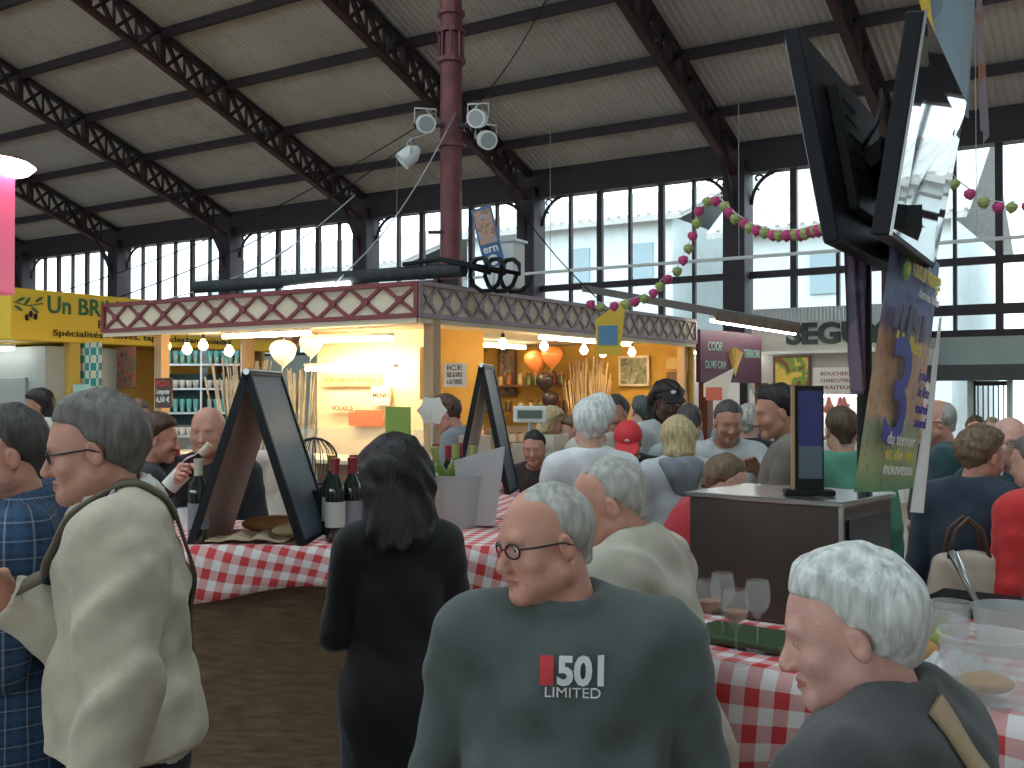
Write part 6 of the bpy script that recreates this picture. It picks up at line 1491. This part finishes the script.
# shoulder strap of the cream-jacketed man
strap(r2, 'jacket', [(.14, -.24, 1.10), (.0, -.26, 1.38), (-.10, -.10, 1.56), (-.115, .03, 1.56), (-.09, .14, 1.46), (-.07, .19, 1.38), (-.06, .21, 1.33)], .036, mat('grey_brown_strap', (.14, .11, .08), .8))
person('man at the left edge in a navy plaid shirt with short greying dark hair', -1.27, 2.62, 118, 1.79, hero=True, hair='short', hc=('dark_grey', (.06, .052, .048)), head=(8, -6, 0), tone='ruddy', topc=navyplaid, inf=.022, girth=1.15, collar=(navyplaid, .03, .066, 25), armL=(-.12, .28, 1.15), hem=.84, wide=1.1, fold=.006)
r4, _ = person('woman with messy black shoulder-length hair in a long black coat, seen from behind', -.345, 3.12, 12, 1.67, hero=True, sex='f', hair='messy', hc=('black', (.012, .008, .007)), head=(12, -16, 0), tone='ruddy', top='coat', topc=blackc, hem=.35, inf=.012, wide=.9, skirt=True, armL=(-.12, .26, 1.10), armR=(.14, .27, 1.10), headscale=1.0, neckr=.012)
r5, _ = person('stooped balding man in a beige jacket, seen from behind in profile', .365, 2.5, 62, 1.68, hero=True, hair='thin', hc=('silver', (.42, .40, .36)), head=(22, -16, 0), tone='ruddy', top='jacket', topc=beige, inf=.036, girth=1.15, collar=(beige, .03, .07, 0), hem=.78, lean=10, fold=.010, armR=(.2, .38, 1.12), headscale=.92)
r6, _ = person('white-haired man in a charcoal jacket at the bottom right, nearest the tasting table',   .57, 1.42, 48, 1.60, hero=True, hair='grey', hc=('white', (.66, .67, .64)), head=(28, -14, 0), tone='pink', top='jacket', topc=charcoal, inf=.034, girth=1.2, collar=(charcoal, .03, .072, 0), lean=8, fold=.009, armR=(.25, .40, 1.16), wide=1.05)
strap(r6, 'jacket', [(-.05, -.08, 1.56), (.03, -.2, 1.42), (.10, -.25, 1.25), (.2, -.26, 1.05)], .05, mat('tan_strap', (.42, .30, .18), .8))
# ---------------------------------------------------------------- shoppers and stallholders behind
C = {k: cloth(k, v) for k, v in dict(white_tee=(.72, .74, .75), grey_white=(.52, .54, .56), greyhood=(.20, .22, .24), pale_grey=(.48, .50, .50), sage_light=(.34, .40, .38), taupe=(.15, .125, .105), red=(.42, .02, .03), bright_red=(.60, .03, .03), mint=(.10, .30, .20), navyj=(.018, .032, .052), dark=(.02, .02, .022), denim=(.05, .09, .17), darkbrown=(.04, .025, .02), pattern=(.40, .36, .28), blueshirt=(.18, .28, .42), cream2=(.6, .56, .48), tealdark=(.02, .06, .07), stripe=(.4, .42, .36)).items()}
HC = dict(white=('white', (.66, .67, .64)), grey=('grey', (.17, .155, .14)), silver=('silver', (.42, .40, .36)), black=('black', (.012, .008, .007)), brown=('brown', (.08, .045, .025)), lbrown=('light_brown', (.16, .10, .055)), blond=('blond', (.50, .38, .20)), dblond=('dark_blond', (.30, .22, .12)), dgrey=('dark_grey', (.06, .052, .048)), teal=('blue_grey_dark', (.07, .085, .09)))
def P(label, px, top, Y, yaw, **k):
    hd = k.pop('head', (0, -5, 0)); h = hgt(top, Y); z0 = k.pop('zoff', 0)
    hc = k.pop('hc', 'brown')
    return person(label, pt(px, Y), Y, yaw, h - z0, hc=HC[hc], head=hd, zoff=z0, **k)
P('white-haired man in a white T-shirt seen from behind, left of the red cap', 590, 396, 4.9, 12, hair='grey', hc='white', topc=C['white_tee'], girth=1.05, wide=.92, sleeve='short', head=(-12, -10, 0), hem=.88)
P('shopper whose white hair shows just above the white-T-shirted man\'s head', 601, 391, 6.2, 30, hair='short', hc='white', topc=C['cream2'])
P('person in a bright red cap looking down', 629, 414, 6.0, 170, hair='short', hc='dgrey', tone='ruddy', topc=C['dark'], cap=mat('red_cap', (.65, .035, .04), .7), head=(0, -32, 0), armL=(-.1, .33, 1.1), armR=(.15, .33, 1.1))
P('dark-haired man standing just behind the red cap', 619, 392, 7.2, 150, hair='short', hc='dgrey', tone='ruddy', topc=C['dark'], head=(-10, -12, 0))
P('shopper with blue-grey hair below the landscape picture', 642, 394, 8.2, 20, hair='short', hc='teal', topc=C['dark'], head=(0, -5, 0))
P('tall man in a black cap with white emblem and pale T-shirt', 667, 381, 6.9, 200, hair='messy', hc='black', tone='dark', topc=C['pale_grey'], sleeve='short', cap=mat('black_cap', (.01, .01, .012), .7), head=(-10, -8, 0))
P('dark-haired person in a pale sage top between the black cap and the gesturing man', 689, 402, 6.4, -12, hair='short', hc='dgrey', topc=C['sage_light'], sleeve='short', head=(0, -5, 0))
P('blond woman in a white jacket with grey hood seen from behind', 678, 414, 5.4, 5, sex='f', hair='bob', hc='blond', topc=C['grey_white'], hood=C['greyhood'], head=(-8, -12, 0), girth=1.1, inf=.03)
P('man in a pale T-shirt facing us with one hand raised', 726, 397, 6.0, 168, hair='short', hc='dgrey', tone='tan', topc=C['pale_grey'], sleeve='short', head=(12, -14, 0), armL=(-.16, .34, 1.36), curl=(15, 25), hroll=(90, 0), girth=1.1)
P('person in a black top seen from behind, right of the gesturing man', 748, 402, 6.8, -20, hair='short', hc='silver', topc=C['dark'], sleeve='short', girth=1.15)
P('tall dark-haired man in a grey-brown sweater in profile behind the menu holder', 785, 381, 5.0, 78, hair='side', hc='black', tone='tan', topc=C['taupe'], head=(10, -12, 0), girth=1.1, sleeve='long', armL=(-.15, .3, 1.1))
person('person bending forward in a red top left of the metal cabinet', pt(658, 4.35), 4.35, -80, 1.63, hair='short', hc=HC['lbrown'], topc=C['red'], head=(0, -25, 0), lean=28, girth=1.1, armR=(.25, .5, .95), armL=(-.15, .5, .95), inf=.026)
P('shopper in a mint green sweater mostly hidden by the banner', 842, 404, 5.2, 0, hair='short', hc='brown', topc=C['mint'], girth=1.25, wide=1.05)
P('woman with short brown hair in a navy jacket carrying a beige bag', 972, 424, 4.25, -40, sex='f', hair='curly', hc='lbrown', tone='ruddy', topc=C['navyj'], head=(-28, -14, 0), girth=1.08, inf=.026, armR=(.14, .30, 1.0), hem=.80)
P('grey-haired man with glasses in profile behind the navy-jacketed woman', 940, 396, 5.6, 70, hair='bald', hc='silver', tone='ruddy', topc=C['tealdark'], head=(10, -8, 0), glasses='dark', girth=1.1)
P('bald man with glasses facing us at the right edge', 1008, 413, 4.9, 165, hair='bald', hc='silver', tone='pink', topc=C['tealdark'], head=(10, -6, 0), glasses='wire', girth=1.15, collar=(C['white_tee'], .03))
P('shopper in a bright red top cut by the right edge', 1038, 432, 4.1, 30, hair='short', hc='grey', topc=C['bright_red'], head=(0, -5, 0), girth=1.2, inf=.03)
P('shopper in a red top deep in the crowd between two glasses-wearing men', 975, 414, 8.5, 170, hair='short', hc='brown', tone='ruddy', topc=C['bright_red'])
P('far shopper with fair hair against the bright doorway', 992, 416, 9.5, 150, hair='short', hc='dblond', topc=C['cream2'])
P('dark-haired far shopper right of the banner', 925, 410, 8.0, 60, hair='short', hc='dgrey', topc=C['dark'])
P('striped-top shopper close behind the navy-jacketed woman', 985, 438, 5.4, -60, sex='f', hair='bob', hc='grey', topc=plaid('pale_stripe', (.5, .5, .42), (.10, .10, .09), (.5, .5, .42), .06), girth=1.1)
# behind the bar, left and centre
P('woman with tied brown hair and dark top in profile behind the bar', 152, 411, 4.9, -72, sex='f', hair='pony', hc='brown', tone='ruddy', topc=C['dark'], head=(0, -6, 0), girth=1.1, armR=(.2, .3, 1.1))
P('bald man in black behind the bar holding up a wine bottle', 208, 403, 4.95, 172, hair='bald', hc='silver', tone='ruddy', topc=C['dark'], head=(8, -4, 0), girth=1.2, wide=1.1, armR=(-.05, .40, 1.42), curl=(30, 72), hroll=(0, 0))
P('reddish-haired shopper with glasses on the head behind the cream jacket', 138, 397, 6.6, 190, hair='short', hc='lbrown', tone='ruddy', topc=C['red'], head=(10, -5, 0))
P('grey-blond woman in the crowd above the cream-jacketed man\'s shoulder', 128, 408, 5.8, 100, sex='f', hair='bob', hc='dblond', tone='ruddy', topc=C['darkbrown'])
P('woman with dark hair in a white blouse far left', 44, 387, 8.6, 110, sex='f', hair='bob', hc='black', tone='tan', topc=C['white_tee'], head=(0, -12, 0))
P('shopper in a blue denim top behind the two men on the left', 62, 432, 5.8, 60, hair='short', hc='grey', topc=C['denim'], head=(0, -10, 0))
P('dark-haired stallholder behind the slate board', 284, 418, 7.6, 200, hair='short', hc='brown', tone='ruddy', topc=C['cream2'])
P('curly-haired stallholder in dark grey beside the small folding board', 455, 392, 7.4, 80, hair='curly', hc='brown', tone='ruddy', topc=C['greyhood'], head=(10, -25, 0))
P('blond shopper in a patterned pale top by the upright plank', 549, 405, 8.3, -70, sex='f', hair='bob', hc='blond', tone='ruddy', topc=C['pattern'], head=(0, -10, 0))
P('dark-haired child-height shopper between the two upright planks', 535, 428, 6.55, 170, hair='short', hc='black', tone='ruddy', topc=C['darkbrown'], head=(0, -10, 0))
P('shopper with light brown hair behind the right upright plank', 575, 414, 8.3, 100, sex='f', hair='bob', hc='lbrown', topc=C['pattern'], head=(0, -10, 0))
P('grey-haired shopper just left of the white-T-shirted man', 566, 420, 8.6, 120, hair='short', hc='dgrey', topc=C['tealdark'], head=(0, -10, 0))
P('distant pale-shirted shopper at the butcher counter', 880, 408, 11.5, 20, hair='short', hc='brown', topc=C['cream2'])
P('distant grey-haired shopper before the plum-signed stall', 735, 402, 11.0, -10, hair='short', hc='silver', topc=C['blueshirt'])
# bottle held by the man behind the bar
hb_ = Vector((pt(160, 4.52), 4.52, hgt(497, 4.52)))
bottle(hb_, gr_, cap_c, lab_w, 'tilted wine bottle held up by the bald man behind the bar', None, rot=(R(-8), R(42), 0))
# beige handbag
bg0 = Vector((pt(965, 4.0), 4.0, hgt(606, 4.0))); r = empty('handbag', bg0, 'beige handbag hanging from the arm of the navy-jacketed woman', 'bag')
v = Vol((-.18, -.10, -.01), (.18, .10, .26), .008); v.rc((-.10, 0, .04), (.10, 0, .04), .05, .05, .02, sq=(1.1, .9, 1)); v.rc((-.085, 0, .17), (.085, 0, .17), .035, .035, .06, sq=(1.1, .8, 1)); v.ell((0, 0, .10), (.14, .055, .10), .05); v.disp(folds(55, .004))
npmesh('bag_body', [(*v.mesh(), None)], [mat('beige_leather', (.45, .36, .29), .6, noise=.1)], r)
for sy in (-1, 1): m = MB(); m.tube([Vector((-.08, .03 * sy, .19)), Vector((-.05, .03 * sy, .30)), Vector((0, .025 * sy, .345)), Vector((.05, .03 * sy, .30)), Vector((.08, .03 * sy, .19))], .008, n=6); m.build('handle', r, mat('brown_strap', (.10, .05, .03), .6), local=True, smooth=True)
